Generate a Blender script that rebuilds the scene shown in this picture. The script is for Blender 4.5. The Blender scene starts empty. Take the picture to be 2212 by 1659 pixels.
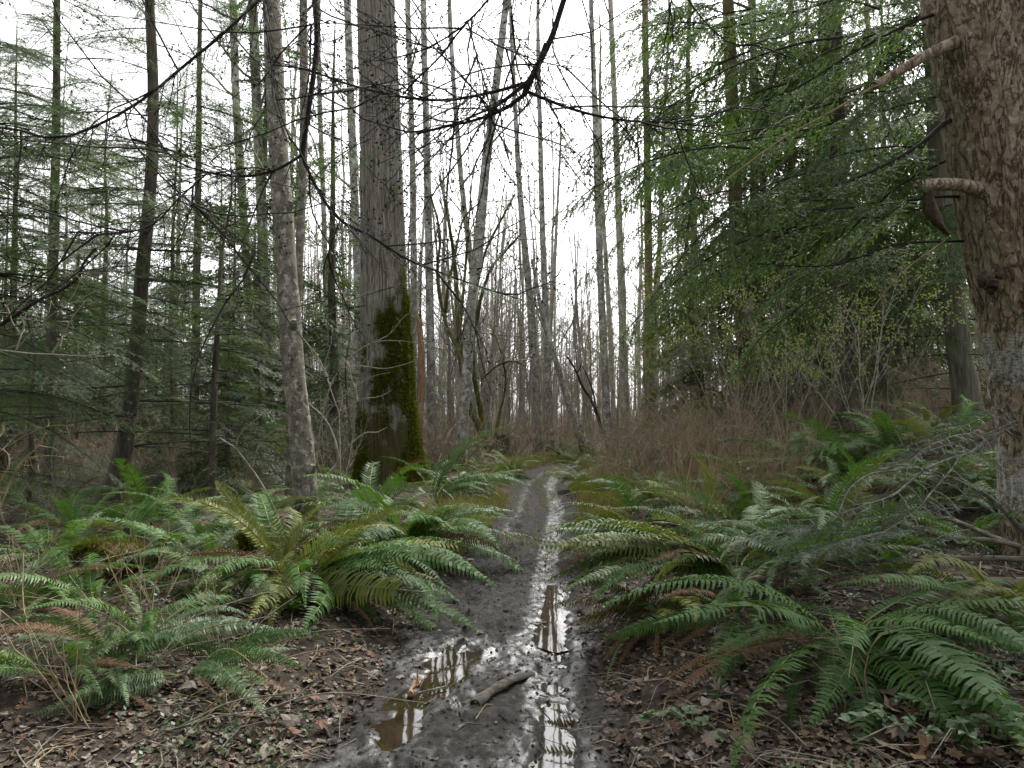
import bpy, math, random
import numpy as np
from mathutils import Vector, Matrix, Euler

# ------------------------------------------------------------------ camera, sky, sun, exposure
scene = bpy.context.scene
COL = scene.collection
CAM_H = 1.55
PITCH = math.radians(2.24)
FPX = 1536.0                     # focal length in units of a 2212 px wide picture
cam_data = bpy.data.cameras.new("camera")
cam_data.sensor_width = 36.0
cam_data.lens = 25.0
cam_data.clip_start = 0.05
cam_data.clip_end = 2000.0
cam = bpy.data.objects.new("camera", cam_data)
COL.objects.link(cam)
cam.location = (0, 0, CAM_H)
cam.rotation_euler = (math.radians(90) + PITCH, 0, 0)
scene.camera = cam

SUN_EL, SUN_AZ = math.radians(52), math.radians(28)      # azimuth measured from +Y towards +X
world = bpy.data.worlds.new("World")
scene.world = world
world.use_nodes = True
wn = world.node_tree
wn.nodes.clear()
sky = wn.nodes.new("ShaderNodeTexSky")
sky.sky_type = 'NISHITA'
sky.sun_disc = False
sky.sun_elevation = SUN_EL
sky.sun_rotation = SUN_AZ
sky.dust_density = 3.0
sat = wn.nodes.new("ShaderNodeHueSaturation")            # cloud cover: the blue is washed out of the sky
sat.inputs["Saturation"].default_value = 0.06
bgn = wn.nodes.new("ShaderNodeBackground")
bgn.inputs["Strength"].default_value = 0.15
wo = wn.nodes.new("ShaderNodeOutputWorld")
wn.links.new(sky.outputs[0], sat.inputs["Color"])
wn.links.new(sat.outputs[0], bgn.inputs["Color"])
wn.links.new(bgn.outputs[0], wo.inputs["Surface"])

sun_data = bpy.data.lights.new("sun", 'SUN')
sun_data.energy = 1.5
sun_data.angle = math.radians(20)
sun_data.color = (1.0, 0.96, 0.9)
sun = bpy.data.objects.new("sun", sun_data)
COL.objects.link(sun)
sun.rotation_euler = Euler((math.radians(90) - SUN_EL, 0, math.pi - SUN_AZ), 'XYZ')

scene.view_settings.view_transform = 'Standard'
scene.view_settings.look = 'None'
scene.view_settings.gamma = 1.0
scene.view_settings.exposure = 1.65
cy = scene.cycles
cy.max_bounces = 6
cy.diffuse_bounces = 4
cy.glossy_bounces = 2
cy.transmission_bounces = 3
cy.transparent_max_bounces = 4
cy.volume_bounces = 0
cy.caustics_reflective = False
cy.caustics_refractive = False
scene.render.film_transparent = False

# ------------------------------------------------------------------ small maths
RAD = math.radians
UP = np.array([0., 0., 1.])


def sstep(a, b, x):
    t = np.clip((np.asarray(x, float) - a) / (b - a), 0, 1)
    return t * t * (3 - 2 * t)


def _hash(ix, iy, seed):
    h = (ix.astype(np.int64) * 374761393 + iy.astype(np.int64) * 668265263 + seed * 1274126177) & 0xffffffff
    h = ((h ^ (h >> 13)) * 1103515245) & 0xffffffff
    h = ((h ^ (h >> 16)) * 69069) & 0xffffffff
    return ((h >> 8) & 0xffff) / 65535.0


def vnoise(x, y, seed=0):
    x = np.asarray(x, float); y = np.asarray(y, float)
    ix = np.floor(x); iy = np.floor(y)
    fx = x - ix; fy = y - iy
    fx = fx * fx * fx * (fx * (fx * 6 - 15) + 10); fy = fy * fy * fy * (fy * (fy * 6 - 15) + 10)
    a = _hash(ix, iy, seed); b = _hash(ix + 1, iy, seed)
    c = _hash(ix, iy + 1, seed); d = _hash(ix + 1, iy + 1, seed)
    return (a + (b - a) * fx) * (1 - fy) + (c + (d - c) * fx) * fy - 0.5


def fbm(x, y, seed=0, oct=4):
    s = 0; a = 1.0; f = 1.0
    for k in range(oct):
        s = s + a * vnoise(x * f, y * f, seed + 17 * k); a *= 0.5; f *= 2.03
    return s


def W(u, v, Y):
    """World point seen at picture point (u, v) (2212 x 1659 scale) at forward distance Y."""
    xc = (u - 1106.0) / FPX; yc = (829.5 - v) / FPX
    dy = math.cos(PITCH) - yc * math.sin(PITCH)
    dz = math.sin(PITCH) + yc * math.cos(PITCH)
    return np.array([xc * Y / dy, Y, CAM_H + Y * dz / dy])


# ------------------------------------------------------------------ terrain height
_PY = np.array([-30, 0, 3.1, 3.9, 4.67, 5.8, 7.7, 11.3, 14.9, 18.3, 20.2, 22, 24, 27, 32, 60])
_PL = np.array([-1.2, -1.1, -.94, -.85, -.78, -.70, -.50, -.10, .08, .58, 1.08, 2.2, 4.2, 8, 16, 60])
_PR = np.array([.6, .56, .55, 0.55, .56, .58, .74, 1.06, 1.14, 1.5, 1.95, 3.1, 5.4, 9.6, 18, 63])


def gp(u, v):
    """flat ground (z = 0) point below a picture point"""
    p = W(u, v, 1.0)
    k = CAM_H / (CAM_H - p[2])
    return (p[0] * k, k)


def dcrop(x, y):
    return (702 + .293 * x, 1296 + .293 * y)


PUD = [[(330, 1080), (430, 920), (500, 830), (560, 730), (680, 640), (700, 560), (760, 470), (820, 340), (920, 310), (1040, 340), (1150, 380), (1060, 450), (1030, 580), (900, 640), (880, 690), (760, 760), (600, 980), (520, 1050), (400, 1085)],
       [(1500, 1400), (1480, 1239), (1500, 1130), (1540, 920), (1580, 760), (1620, 600), (1750, 630), (1760, 760), (1800, 920), (1780, 1100), (1820, 1239), (1840, 1400)],
       [(1590, 270), (1640, 150), (1670, 0), (1685, -120), (1780, -130), (1800, 0), (1810, 100), (1800, 290), (1700, 330)],
       [(950, 810), (965, 690), (1050, 740), (1010, 860)],
       [(1690, 560), (1700, 430), (1680, 330), (1760, 330), (1770, 440), (1750, 560)]]
PUDG = [np.array([gp(*dcrop(*p)) for p in q]) for q in PUD]


def poly_dist(poly, x, y):
    """signed distance, negative inside"""
    n = len(poly); d = np.full(np.shape(x), 1e9); inside = np.zeros(np.shape(x), bool)
    for i in range(n):
        ax, ay = poly[i]; bx, by = poly[(i + 1) % n]
        ex, ey = bx - ax, by - ay
        t = np.clip(((x - ax) * ex + (y - ay) * ey) / (ex * ex + ey * ey + 1e-12), 0, 1)
        d = np.minimum(d, np.hypot(x - ax - t * ex, y - ay - t * ey))
        c = ((ay > y) != (by > y)) & (x < (bx - ax) * (y - ay) / (by - ay + 1e-12) + ax)
        inside ^= c
    return np.where(inside, -d, d)


def _in(q, x, y):
    c = False
    for (ax, ay), (bx, by) in zip(q, np.roll(q, -1, 0)):
        if (ay > y) != (by > y) and x < (bx - ax) * (y - ay) / (by - ay) + ax: c = not c
    return c


_fr = random.Random(4)
FEET = []
for _k in range(60):
    _y = 2.9 + 7 * _fr.random() ** 1.3
    _x = float(np.interp(_y, _PY, _PL)) + .2 + _fr.random() * max(.1, float(np.interp(_y, _PY, _PR)) - float(np.interp(_y, _PY, _PL)) - .85)
    if min(float(np.min(np.hypot(_q[:, 0] - _x, _q[:, 1] - _y))) for _q in PUDG) > .22 and not any(_in(_q, _x, _y) for _q in PUDG): FEET.append((_x, _y, math.pi / 2 + _fr.gauss(0, .25)))


def path_edges(y):
    return np.interp(y, _PY, _PL), np.interp(y, _PY, _PR)


def zg(x, y, fine=True):
    x = np.asarray(x, float); y = np.asarray(y, float)
    l, r = path_edges(y)
    wob = 0.10 * vnoise(y * 1.7, y * 0 + 3.3, 5) + 0.05 * vnoise(y * 5, x * 0 + 1, 6)
    dl = (l + wob) - x; dr = x - (r + wob)
    z = 0.10 * sstep(0.0, 0.55, dl) + 0.10 * sstep(0.3, 2.5, dl)
    z = z + 0.12 * sstep(0.0, 0.45, dr) + 0.24 * sstep(0.2, 2.0, dr)
    z = z + (0.80 * sstep(0.6, 4.6, dr) + .25 * sstep(1.5, 6, dr)) * sstep(4.2, 9.5, y) * (1 - 0.6 * sstep(22, 40, y))
    out = sstep(0.1, 1.2, np.maximum(dl, dr))
    z = z + out * (0.16 * vnoise(x * .45, y * .45, 1) + 0.10 * vnoise(x * 1.3, y * 1.3, 2) + 0.05 * vnoise(x * 3.1, y * 3.1, 3))
    z = z + out * sstep(20, 70, y) * 0.5 * vnoise(x * .08, y * .08, 4)
    inn = 1 - out
    z = z + inn * (0.030 * vnoise(x * 2.6, y * 1.8, 8))
    if fine:
        rng = (np.abs(y) < 16)
        z = z + np.where(rng, inn * (0.030 * vnoise(x * 9, y * 7, 9) + 0.020 * vnoise(x * 22, y * 18, 10) + 0.006 * vnoise(x * 38, y * 35, 11)), 0)
    # wheel ruts
    c1 = r - 0.30; c2 = l + 0.30
    z = z - inn * (0.030 * np.exp(-((x - c1) / 0.12) ** 2) + 0.016 * np.exp(-((x - c2) / 0.14) ** 2))
    if fine:
        for fx, fy, fa in FEET:                       # boot prints
            ca, sa = math.cos(fa), math.sin(fa); u = (x - fx) * ca + (y - fy) * sa; w = -(x - fx) * sa + (y - fy) * ca
            q = (u / .15) ** 2 + (w / .052) ** 2
            z = z - .022 * np.exp(-q ** 2) + .010 * np.exp(-((np.sqrt(q) - 1.35) / .28) ** 2)
    near = (y > 2.0) & (y < 9) & (np.abs(x) < 2)
    if np.any(near):
        xx = x[near] if x.ndim else x; yy = y[near] if y.ndim else y
        cut = np.zeros(np.shape(xx))
        for q in PUDG:
            d = poly_dist(q, xx, yy) + .12 * vnoise(xx * 11, yy * 8, 71) + .06 * vnoise(xx * 27, yy * 21, 72)
            cut = np.maximum(cut, 1 - sstep(-0.09, 0.05, d))
        if x.ndim:
            z[near] -= 0.046 * cut
        else:
            z = z - 0.046 * cut
    return z


_GY = np.concatenate([np.arange(1.5, 12, .01), np.arange(12, 90, .08)])


def G(u, v, lift=0.0):
    """Where the line of sight through (u, v) meets the ground."""
    p = W(u, v, 1.0)
    xs = p[0] * _GY; zs = CAM_H + (p[2] - CAM_H) * _GY
    h = zg(xs, _GY, fine=False)
    k = np.nonzero(zs <= h)[0]
    i = k[0] if len(k) else len(_GY) - 1
    return np.array([xs[i], _GY[i], h[i] + lift])


def onground(x, y, lift=0.0):
    return np.array([x, y, float(zg(np.array([x]), np.array([y]), fine=False)[0]) + lift])


# ------------------------------------------------------------------ mesh builder
class MB:
    def __init__(s):
        s.v = []; s.n = 0; s.f = []; s.c = []; s.sm = True

    def add(s, v, f, mat=0, col=None):
        v = np.asarray(v, np.float32); f = np.asarray(f, np.int64)
        s.v.append(v); s.f.append((f + s.n, mat)); s.n += len(v)
        if col is not None:
            s.c.append(np.broadcast_to(np.asarray(col, np.float32), (len(v), 4)))
        return s

    def mesh(s, name, mats, smooth=True):
        me = bpy.data.meshes.new(name)
        v = np.concatenate(s.v) if s.v else np.zeros((0, 3), np.float32)
        me.vertices.add(len(v)); me.vertices.foreach_set("co", v.ravel())
        loops = np.concatenate([f.ravel() for f, _ in s.f])
        cnt = np.concatenate([np.full(len(f), f.shape[1]) for f, _ in s.f])
        mi = np.concatenate([np.full(len(f), m) for f, m in s.f])
        me.loops.add(len(loops)); me.loops.foreach_set("vertex_index", loops.astype(np.int32))
        me.polygons.add(len(cnt))
        st = np.concatenate([[0], np.cumsum(cnt)[:-1]])
        me.polygons.foreach_set("loop_start", st.astype(np.int32))
        me.polygons.foreach_set("loop_total", cnt.astype(np.int32))
        me.polygons.foreach_set("material_index", mi.astype(np.int32))
        me.polygons.foreach_set("use_smooth", np.full(len(cnt), smooth))
        for m in mats:
            me.materials.append(m)
        if s.c:
            c = np.concatenate(s.c)
            at = me.color_attributes.new("tint", 'FLOAT_COLOR', 'POINT')
            at.data.foreach_set("color", c.ravel())
        me.update(calc_edges=True)
        me.validate()
        return me

    def build(s, name, mats, parent=None, smooth=True):
        o = bpy.data.objects.new(name, s.mesh(name, mats, smooth))
        COL.objects.link(o)
        if parent is not None:
            o.parent = parent
        return o


def nrm(a):
    a = np.asarray(a, float)
    return a / (np.linalg.norm(a, axis=-1, keepdims=True) + 1e-12)


def resample(pts, n):
    """smooth curve through the points (Catmull-Rom), n points evenly spaced"""
    p = np.asarray(pts, float)
    if len(p) == 2:
        t = np.linspace(0, 1, n)[:, None]
        return p[0] * (1 - t) + p[1] * t
    h = np.maximum(np.linalg.norm(np.diff(p[:, :3], axis=0), axis=1), 1e-6)[:, None]
    sl = np.diff(p, axis=0) / h
    m = np.vstack([sl[:1], (sl[:-1] * h[1:] + sl[1:] * h[:-1]) / (h[:-1] + h[1:]), sl[-1:]])
    out = []
    for i in range(len(p) - 1):
        t = np.linspace(0, 1, 9)[:-1, None]
        out.append((2 * t ** 3 - 3 * t ** 2 + 1) * p[i] + (t ** 3 - 2 * t ** 2 + t) * h[i] * m[i] + (3 * t ** 2 - 2 * t ** 3) * p[i + 1] + (t ** 3 - t ** 2) * h[i] * m[i + 1])
    o = np.vstack(out + [p[-1:]])
    s = np.concatenate([[0], np.cumsum(np.linalg.norm(np.diff(o, axis=0), axis=1))])
    tt = np.linspace(0, s[-1], n)
    return np.stack([np.interp(tt, s, o[:, k]) for k in range(o.shape[1])], 1)


def tube(mb, pts, r, sides=6, mat=0, rough=0.0, seed=0, cap=True, col=None):
    p = np.asarray(pts, float)[:, :3]; n = len(p)
    r = np.broadcast_to(np.asarray(r, float), (n,)) if np.ndim(r) else np.full(n, float(r))
    t = nrm(np.gradient(p, axis=0))
    ref = np.array([0.31, 0.12, 0.05]) if abs(t[:, 2]).mean() > .7 else np.array([0.02, 0.05, 1.0])
    a = nrm(np.cross(t, ref)); b = np.cross(t, a)
    th = np.linspace(0, 2 * math.pi, sides, endpoint=False)
    rr = r[:, None] * np.ones(sides)
    if rough:
        s = np.concatenate([[0], np.cumsum(np.linalg.norm(np.diff(p, axis=0), axis=1))])
        rr = rr * (1 + rough * 2 * fbm(np.cos(th)[None, :] * 1.6 + s[:, None] * 1.3 + seed, np.sin(th)[None, :] * 1.6 + s[:, None] * 2.1, seed, 3))
    v = p[:, None, :] + rr[..., None] * (np.cos(th)[None, :, None] * a[:, None, :] + np.sin(th)[None, :, None] * b[:, None, :])
    v = v.reshape(-1, 3)
    i = np.arange(n - 1)[:, None] * sides; j = np.arange(sides)[None, :]; k = (j + 1) % sides
    f = np.stack([i + j, i + k, i + sides + k, i + sides + j], -1).reshape(-1, 4)
    mb.add(v, f, mat, col)
    if cap and sides > 3:
        vv = np.vstack([v[-sides:], p[-1] + t[-1] * r[-1] * .3]); m = np.arange(sides)
        mb.add(vv, np.stack([m, (m + 1) % sides, np.full(sides, sides)], 1), mat, col)
        vv = np.vstack([v[:sides], p[0] - t[0] * r[0] * .3])
        mb.add(vv, np.stack([(m + 1) % sides, m, np.full(sides, sides)], 1), mat, col)


def tag(o, label=None, cat=None, group=None, kind=None):
    if label: o["label"] = label
    if cat: o["category"] = cat
    if group: o["group"] = group
    if kind: o["kind"] = kind
    return o


def empty(name, loc, label, cat, group=None, rz=0.0, scale=1.0):
    o = bpy.data.objects.new(name, None)
    o.empty_display_size = 0.2
    COL.objects.link(o)
    o.location = tuple(float(c) for c in loc); o.rotation_euler = (0, 0, rz); o.scale = (scale,) * 3
    return tag(o, label, cat, group)


def inst(name, me, parent, loc=(0, 0, 0), rot=(0, 0, 0), scale=1.0):
    o = bpy.data.objects.new(name, me)
    COL.objects.link(o)
    o.parent = parent
    o.location = tuple(float(c) for c in loc); o.rotation_euler = rot
    o.scale = (scale,) * 3 if np.ndim(scale) == 0 else scale
    return o


# ------------------------------------------------------------------ materials
class NT:
    def __init__(s, name):
        s.m = bpy.data.materials.new(name); s.m.use_nodes = True
        s.t = s.m.node_tree; s.t.nodes.clear()
        s.out = s.t.nodes.new("ShaderNodeOutputMaterial")

    def n(s, typ, **kw):
        nd = s.t.nodes.new(typ)
        for k, v in kw.items():
            if hasattr(nd, k): setattr(nd, k, v)
            else: s.set(nd.inputs[k.replace("_", " ")], v)
        return nd

    def set(s, sock, v):
        if hasattr(v, "bl_idname") or isinstance(v, bpy.types.NodeSocket):
            s.t.links.new(v if isinstance(v, bpy.types.NodeSocket) else v.outputs[0], sock)
        elif isinstance(v, (tuple, list)) and len(v) == 3 and sock.type == 'RGBA':
            sock.default_value = (*v, 1)
        else:
            sock.default_value = v

    def coord(s, scale=(1, 1, 1), kind="Object"):
        tc = s.n("ShaderNodeTexCoord"); mp = s.n("ShaderNodeMapping")
        s.t.links.new(tc.outputs[kind], mp.inputs["Vector"]); mp.inputs["Scale"].default_value = scale
        return mp.outputs[0]

    def pos(s, scale=(1, 1, 1)):
        g = s.n("ShaderNodeNewGeometry"); mp = s.n("ShaderNodeMapping")
        s.t.links.new(g.outputs["Position"], mp.inputs["Vector"]); mp.inputs["Scale"].default_value = scale
        return mp.outputs[0]

    def noise(s, vec, scale, detail=5, rough=.6, dist=0.0):
        nd = s.n("ShaderNodeTexNoise"); s.set(nd.inputs["Vector"], vec)
        nd.inputs["Scale"].default_value = scale; nd.inputs["Detail"].default_value = detail
        nd.inputs["Roughness"].default_value = rough; nd.inputs["Distortion"].default_value = dist
        return nd.outputs["Fac"]

    def ramp(s, fac, stops):
        nd = s.n("ShaderNodeValToRGB"); s.set(nd.inputs[0], fac)
        e = nd.color_ramp.elements
        while len(e) < len(stops): e.new(.5)
        for el, (p, c) in zip(e, stops):
            el.position = p; el.color = (*c, 1) if np.ndim(c) else (c, c, c, 1)
        return nd.outputs[0]

    def mix(s, fac, a, b, blend='MIX'):
        nd = s.n("ShaderNodeMix", data_type='RGBA', blend_type=blend)
        s.set(nd.inputs[0], fac); s.set(nd.inputs[6], a); s.set(nd.inputs[7], b)
        return nd.outputs[2]

    def math(s, op, a, b=0.0, clamp=False):
        nd = s.n("ShaderNodeMath", operation=op, use_clamp=clamp)
        s.set(nd.inputs[0], a); s.set(nd.inputs[1], b)
        return nd.outputs[0]

    def bump(s, h, strength=.5, dist=.01):
        nd = s.n("ShaderNodeBump"); s.set(nd.inputs["Height"], h)
        nd.inputs["Strength"].default_value = strength; nd.inputs["Distance"].default_value = dist
        return nd.outputs[0]

    def bsdf(s, col, rough=.8, normal=None, spec=.4, translucent=None, tfac=.3):
        b = s.n("ShaderNodeBsdfPrincipled"); s.set(b.inputs["Base Color"], col); s.set(b.inputs["Roughness"], rough)
        s.set(b.inputs["Specular IOR Level"], spec)
        if normal is not None: s.set(b.inputs["Normal"], normal)
        o = b.outputs[0]
        if translucent is not None:
            t = s.n("ShaderNodeBsdfTranslucent"); s.set(t.inputs["Color"], translucent)
            mx = s.n("ShaderNodeMixShader"); mx.inputs[0].default_value = tfac
            s.t.links.new(o, mx.inputs[1]); s.t.links.new(t.outputs[0], mx.inputs[2]); o = mx.outputs[0]
        s.t.links.new(o, s.out.inputs["Surface"])
        return s.m


def leaf_mat(name, dark, light, rough=.45, spec=.5, tl=(.10, .18, .03), tfac=.3, var=5.0):
    t = NT(name)
    oi = t.n("ShaderNodeObjectInfo")
    f = t.math('ADD', t.math('MULTIPLY', oi.outputs["Random"], .45), t.math('MULTIPLY', t.noise(t.pos(), var, 3), .75))
    c = t.ramp(f, [(.25, dark), (.85, light)])
    return t.bsdf(c, rough, None, spec, tl, tfac)


def bark_mat(name, cols, stretch=(3, 3, .5), scale=6, bstr=.6, bdist=.01, rough=.9, moss=None, spots=None, pale=None):
    t = NT(name)
    co = t.pos(stretch)
    n1 = t.noise(co, scale, 7, .65, .3)
    c = t.ramp(n1, [(.30, cols[0]), (.5, cols[1]), (.70, cols[2])])
    h = n1
    if pale:                                    # crustose lichen blotches
        n3 = t.noise(t.pos((1, 1, .8)), pale[0], 6, .62, .6)
        c = t.mix(t.ramp(n3, [(pale[1], 0.), (pale[1] + .09, .85)]), c, pale[2])
    if spots:                                   # dark horizontal lenticels and scars
        n2 = t.noise(t.pos((1, 1, 4)), spots[0], 4, .6)
        c = t.mix(t.ramp(n2, [(spots[1] - .05, 1.), (spots[1], 0.)]), c, spots[2])
    if moss:                                    # green patches, height in metres up to which they grow
        sx = t.n("ShaderNodeSeparateXYZ"); g = t.n("ShaderNodeNewGeometry"); t.t.links.new(g.outputs["Position"], sx.inputs[0])
        n4 = t.noise(t.pos(), 2.2, 5, .65)
        f = t.math('SUBTRACT', t.math('ADD', n4, moss[1]), t.math('MULTIPLY', sx.outputs[2], 1.0 / moss[0]))
        c = t.mix(t.ramp(f, [(.48, 0.), (.58, 1.)]), c, t.mix(t.noise(t.pos(), 30, 3), moss[2], moss[3]))
    hb = t.math('ADD', t.math('MULTIPLY', n1, 1.0), t.math('MULTIPLY', t.noise(t.pos((1, 1, .6)), scale * 7, 4), .35))
    return t.bsdf(c, rough, t.bump(hb, bstr, bdist), .25)


M = {}
MOSS_D, MOSS_L = (.045, .055, .007), (.14, .155, .022)
M['alder'] = bark_mat('alder_bark', [(.08, .074, .062), (.24, .228, .20), (.44, .43, .40)], (2, 2, 1.2), 5, .5, .008,
                      moss=(2.2, .32, MOSS_D, MOSS_L), spots=(9, .42, (.03, .028, .024)), pale=(5.5, .52, (.50, .50, .48)))
M['alder_near'] = bark_mat('alder_bark_mottled', [(.06, .053, .042), (.15, .132, .105), (.26, .235, .195)], (2, 2, 1.4), 5, .7, .010,
                           moss=(1.3, .25, MOSS_D, MOSS_L), spots=(10, .40, (.04, .034, .026)), pale=(13, .53, (.38, .37, .33)))
M['alder_far'] = bark_mat('pale_bark', [(.13, .118, .095), (.30, .278, .235), (.50, .475, .42)], (2, 2, 1.2), 4, .3, .01, moss=(3.0, .22, MOSS_D, MOSS_L),
                          spots=(7, .38, (.06, .055, .05)))
M['cottonwood'] = bark_mat('furrowed_grey_bark', [(.05, .044, .034), (.19, .174, .145), (.36, .338, .295)], (7, 7, .7), 6, 1.0, .03, moss=(2.6, .56, (.035, .03, .014), (.085, .08, .025)))
M['conifer'] = bark_mat('conifer_bark', [(.035, .03, .022), (.085, .073, .056), (.15, .135, .105)], (3, 3, .5), 6, .8, .012,
                        moss=(3.0, .12, MOSS_D, MOSS_L))
M['cedar'] = bark_mat('brown_stringy_bark', [(.07, .05, .03), (.14, .10, .062), (.21, .155, .10)], (4, 4, .25), 6, .7, .012)
M['lichen_trunk'] = bark_mat('yellow_lichened_bark', [(.06, .055, .03), (.12, .105, .05), (.19, .165, .08)], (3, 3, .5), 5, .6, .01)
M['grey_trunk'] = bark_mat('grey_green_bark', [(.05, .05, .038), (.11, .108, .08), (.18, .175, .135)], (4, 4, .4), 6, .7, .012)
M['snag'] = bark_mat('rusty_snag_wood', [(.13, .075, .042), (.28, .17, .10), (.44, .30, .20)], (3, 3, .5), 5, .6, .01)
M['twig_dark'] = bark_mat('dark_twig_bark', [(.016, .013, .011), (.03, .025, .021), (.055, .047, .04)], (1, 1, 1), 20, .4, .003)
M['twig_grey'] = bark_mat('grey_twig_bark', [(.11, .10, .082), (.23, .21, .175), (.36, .335, .29)], (1, 1, 1), 14, .3, .003)
M['twig_pale'] = bark_mat('pale_twig_bark', [(.15, .13, .10), (.28, .25, .20), (.42, .38, .32)], (1, 1, 1), 14, .3, .003)
M['twig_red'] = bark_mat('red_brown_twig', [(.13, .095, .068), (.26, .195, .14), (.42, .335, .255)], (1, 1, 1), 9, .2, .003)
M['twig_tan'] = bark_mat('tan_stem', [(.15, .115, .065), (.28, .22, .13), (.43, .35, .22)], (1, 1, 1), 9, .2, .003)
M['lichen_twig'] = bark_mat('lichened_twig', [(.06, .055, .045), (.14, .14, .12), (.30, .31, .28)], (1, 1, 1), 16, .6, .004)
M['log'] = bark_mat('weathered_log', [(.07, .06, .048), (.17, .15, .125), (.32, .295, .26)], (1.2, 3, 3), 5, .6, .008, pale=(6, .56, (.38, .38, .35)))
M['wet_wood'] = bark_mat('wet_grey_wood', [(.035, .03, .025), (.09, .078, .064), (.17, .148, .12)], (2, 6, 6), 6, .6, .006)
M['burl'] = bark_mat('burl_bark', [(.03, .022, .016), (.075, .055, .04), (.16, .125, .09)], (2, 2, 2), 14, .9, .01)
M['rotten'] = bark_mat('rotten_red_wood', [(.03, .014, .008), (.075, .036, .018), (.14, .075, .04)], (4, 4, .4), 6, .8, .012)
M['mossy_bark'] = bark_mat('moss_covered_bark', [(.045, .04, .025), (.09, .085, .03), (.13, .14, .03)], (1, 1, 1), 5, .8, .02)
M['stump'] = bark_mat('mossy_stump_wood', [(.03, .03, .018), (.07, .072, .036), (.12, .125, .06)], (4, 4, .5), 5, .8, .015)
M['moss'] = leaf_mat('moss', (.035, .042, .005), (.14, .145, .018), .9, .1, (.15, .17, .02), .22, 7)
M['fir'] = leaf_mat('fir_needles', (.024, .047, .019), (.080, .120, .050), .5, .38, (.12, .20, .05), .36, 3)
M['cedar_leaf'] = leaf_mat('cedar_leaves', (.016, .040, .010), (.058, .108, .026), .5, .35, (.12, .22, .03), .36, 3)
M['young_leaf'] = leaf_mat('yellow_green_needles', (.09, .125, .025), (.22, .27, .065), .5, .4, (.2, .26, .05), .35, 3)
M['grey_fir'] = leaf_mat('blue_grey_needles', (.06, .085, .068), (.17, .20, .18), .45, .5, (.12, .17, .12), .2, 4)
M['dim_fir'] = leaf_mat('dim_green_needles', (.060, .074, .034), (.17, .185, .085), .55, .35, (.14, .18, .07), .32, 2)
M['fern'] = leaf_mat('fern_blade', (.018, .058, .010), (.062, .140, .024), .56, .28, (.10, .21, .02), .26, 4)
M['fern_sheen'] = leaf_mat('fern_blade_sheen', (.040, .082, .028), (.11, .175, .060), .48, .38, (.10, .18, .05), .22, 4)  # paler green puts the whitish sheen of the fronds into the colour
M['fern_yellow'] = leaf_mat('fern_blade_olive', (.060, .082, .010), (.16, .175, .026), .52, .30, (.17, .20, .03), .3, 4)
M['fern_dead'] = leaf_mat('dead_fern_blade', (.045, .024, .012), (.15, .085, .045), .7, .2, (.2, .1, .04), .15, 9)
M['rachis'] = leaf_mat('fern_stalk', (.09, .12, .03), (.20, .22, .07), .5, .4, (.2, .2, .06), .1, 4)
M['sprout'] = leaf_mat('fresh_leaf', (.06, .14, .02), (.15, .28, .05), .45, .4, (.2, .4, .05), .3, 8)
M['bramble'] = leaf_mat('bramble_leaf', (.025, .06, .02), (.075, .135, .05), .42, .5, (.1, .2, .06), .2, 8)
M['bud'] = leaf_mat('leaf_buds', (.12, .16, .035), (.28, .33, .09), .5, .3, (.3, .38, .08), .35, 8)
M['grass'] = leaf_mat('verge_grass', (.12, .12, .03), (.38, .33, .14), .6, .3, (.2, .22, .05), .3, 2)


def tint_mat(name, rough=.8, tfac=.12, spec=.3):
    t = NT(name)
    a = t.n("ShaderNodeVertexColor", layer_name="tint")
    c = t.mix(t.math('MULTIPLY', t.noise(t.pos(), 60, 4), .7), a.outputs[0], (.02, .013, .008))
    return t.bsdf(c, rough, None, spec, a.outputs[0], tfac)


M['litter'] = tint_mat('fallen_leaf_tissue', .62, .12, .4)


def ground_mat():
    t = NT('forest_floor')
    a = t.n("ShaderNodeVertexColor", layer_name="tint")
    sp = t.n("ShaderNodeSeparateColor"); t.t.links.new(a.outputs[0], sp.inputs[0])
    mud = sp.outputs[0]; moss = sp.outputs[1]; wet = sp.outputs[2]
    p = t.pos()
    n1 = t.noise(p, 14, 8, .7); n2 = t.noise(p, 3.0, 6, .65); n3 = t.noise(p, 60, 5, .7)
    soil = t.ramp(n1, [(.3, (.012, .009, .007)), (.48, (.030, .022, .016)), (.6, (.080, .060, .044)), (.75, (.17, .135, .105))])
    soil = t.mix(t.ramp(t.math('ADD', n2, t.math('MULTIPLY', moss, .12)), [(.62, 0.), (.76, .8)]), soil, t.ramp(n3, [(.35, (.03, .042, .008)), (.7, (.11, .13, .03))]))
    mudc = t.ramp(n1, [(.28, (.014, .0128, .0115)), (.5, (.034, .031, .028)), (.72, (.072, .066, .060))])
    mudc = t.mix(t.ramp(n3, [(.62, 0.), (.70, 1.)]), mudc, (.13, .105, .08))
    col = t.mix(mud, soil, mudc)
    w = t.ramp(t.math('ADD', t.math('MULTIPLY', wet, .42), t.math('MULTIPLY', t.noise(t.pos((1, .7, 1)), 11, 8, .75), .85)), [(.56, 0.), (.72, 1.)])
    w = t.math('MULTIPLY', w, mud)
    rough = t.mix(w, (.85, .85, .85), (.25, .25, .25))
    h = t.math('ADD', t.math('MULTIPLY', n1, .8), t.math('MULTIPLY', t.noise(p, 45, 6, .7), .6))
    bp = t.n("ShaderNodeBump"); t.set(bp.inputs["Height"], h); bp.inputs["Distance"].default_value = .02
    t.set(bp.inputs["Strength"], t.math('SUBTRACT', .75, t.math('MULTIPLY', w, .45)))
    return t.bsdf(col, rough, bp.outputs[0], t.math('ADD', .2, t.math('MULTIPLY', w, .5)))


M['ground'] = ground_mat()


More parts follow.
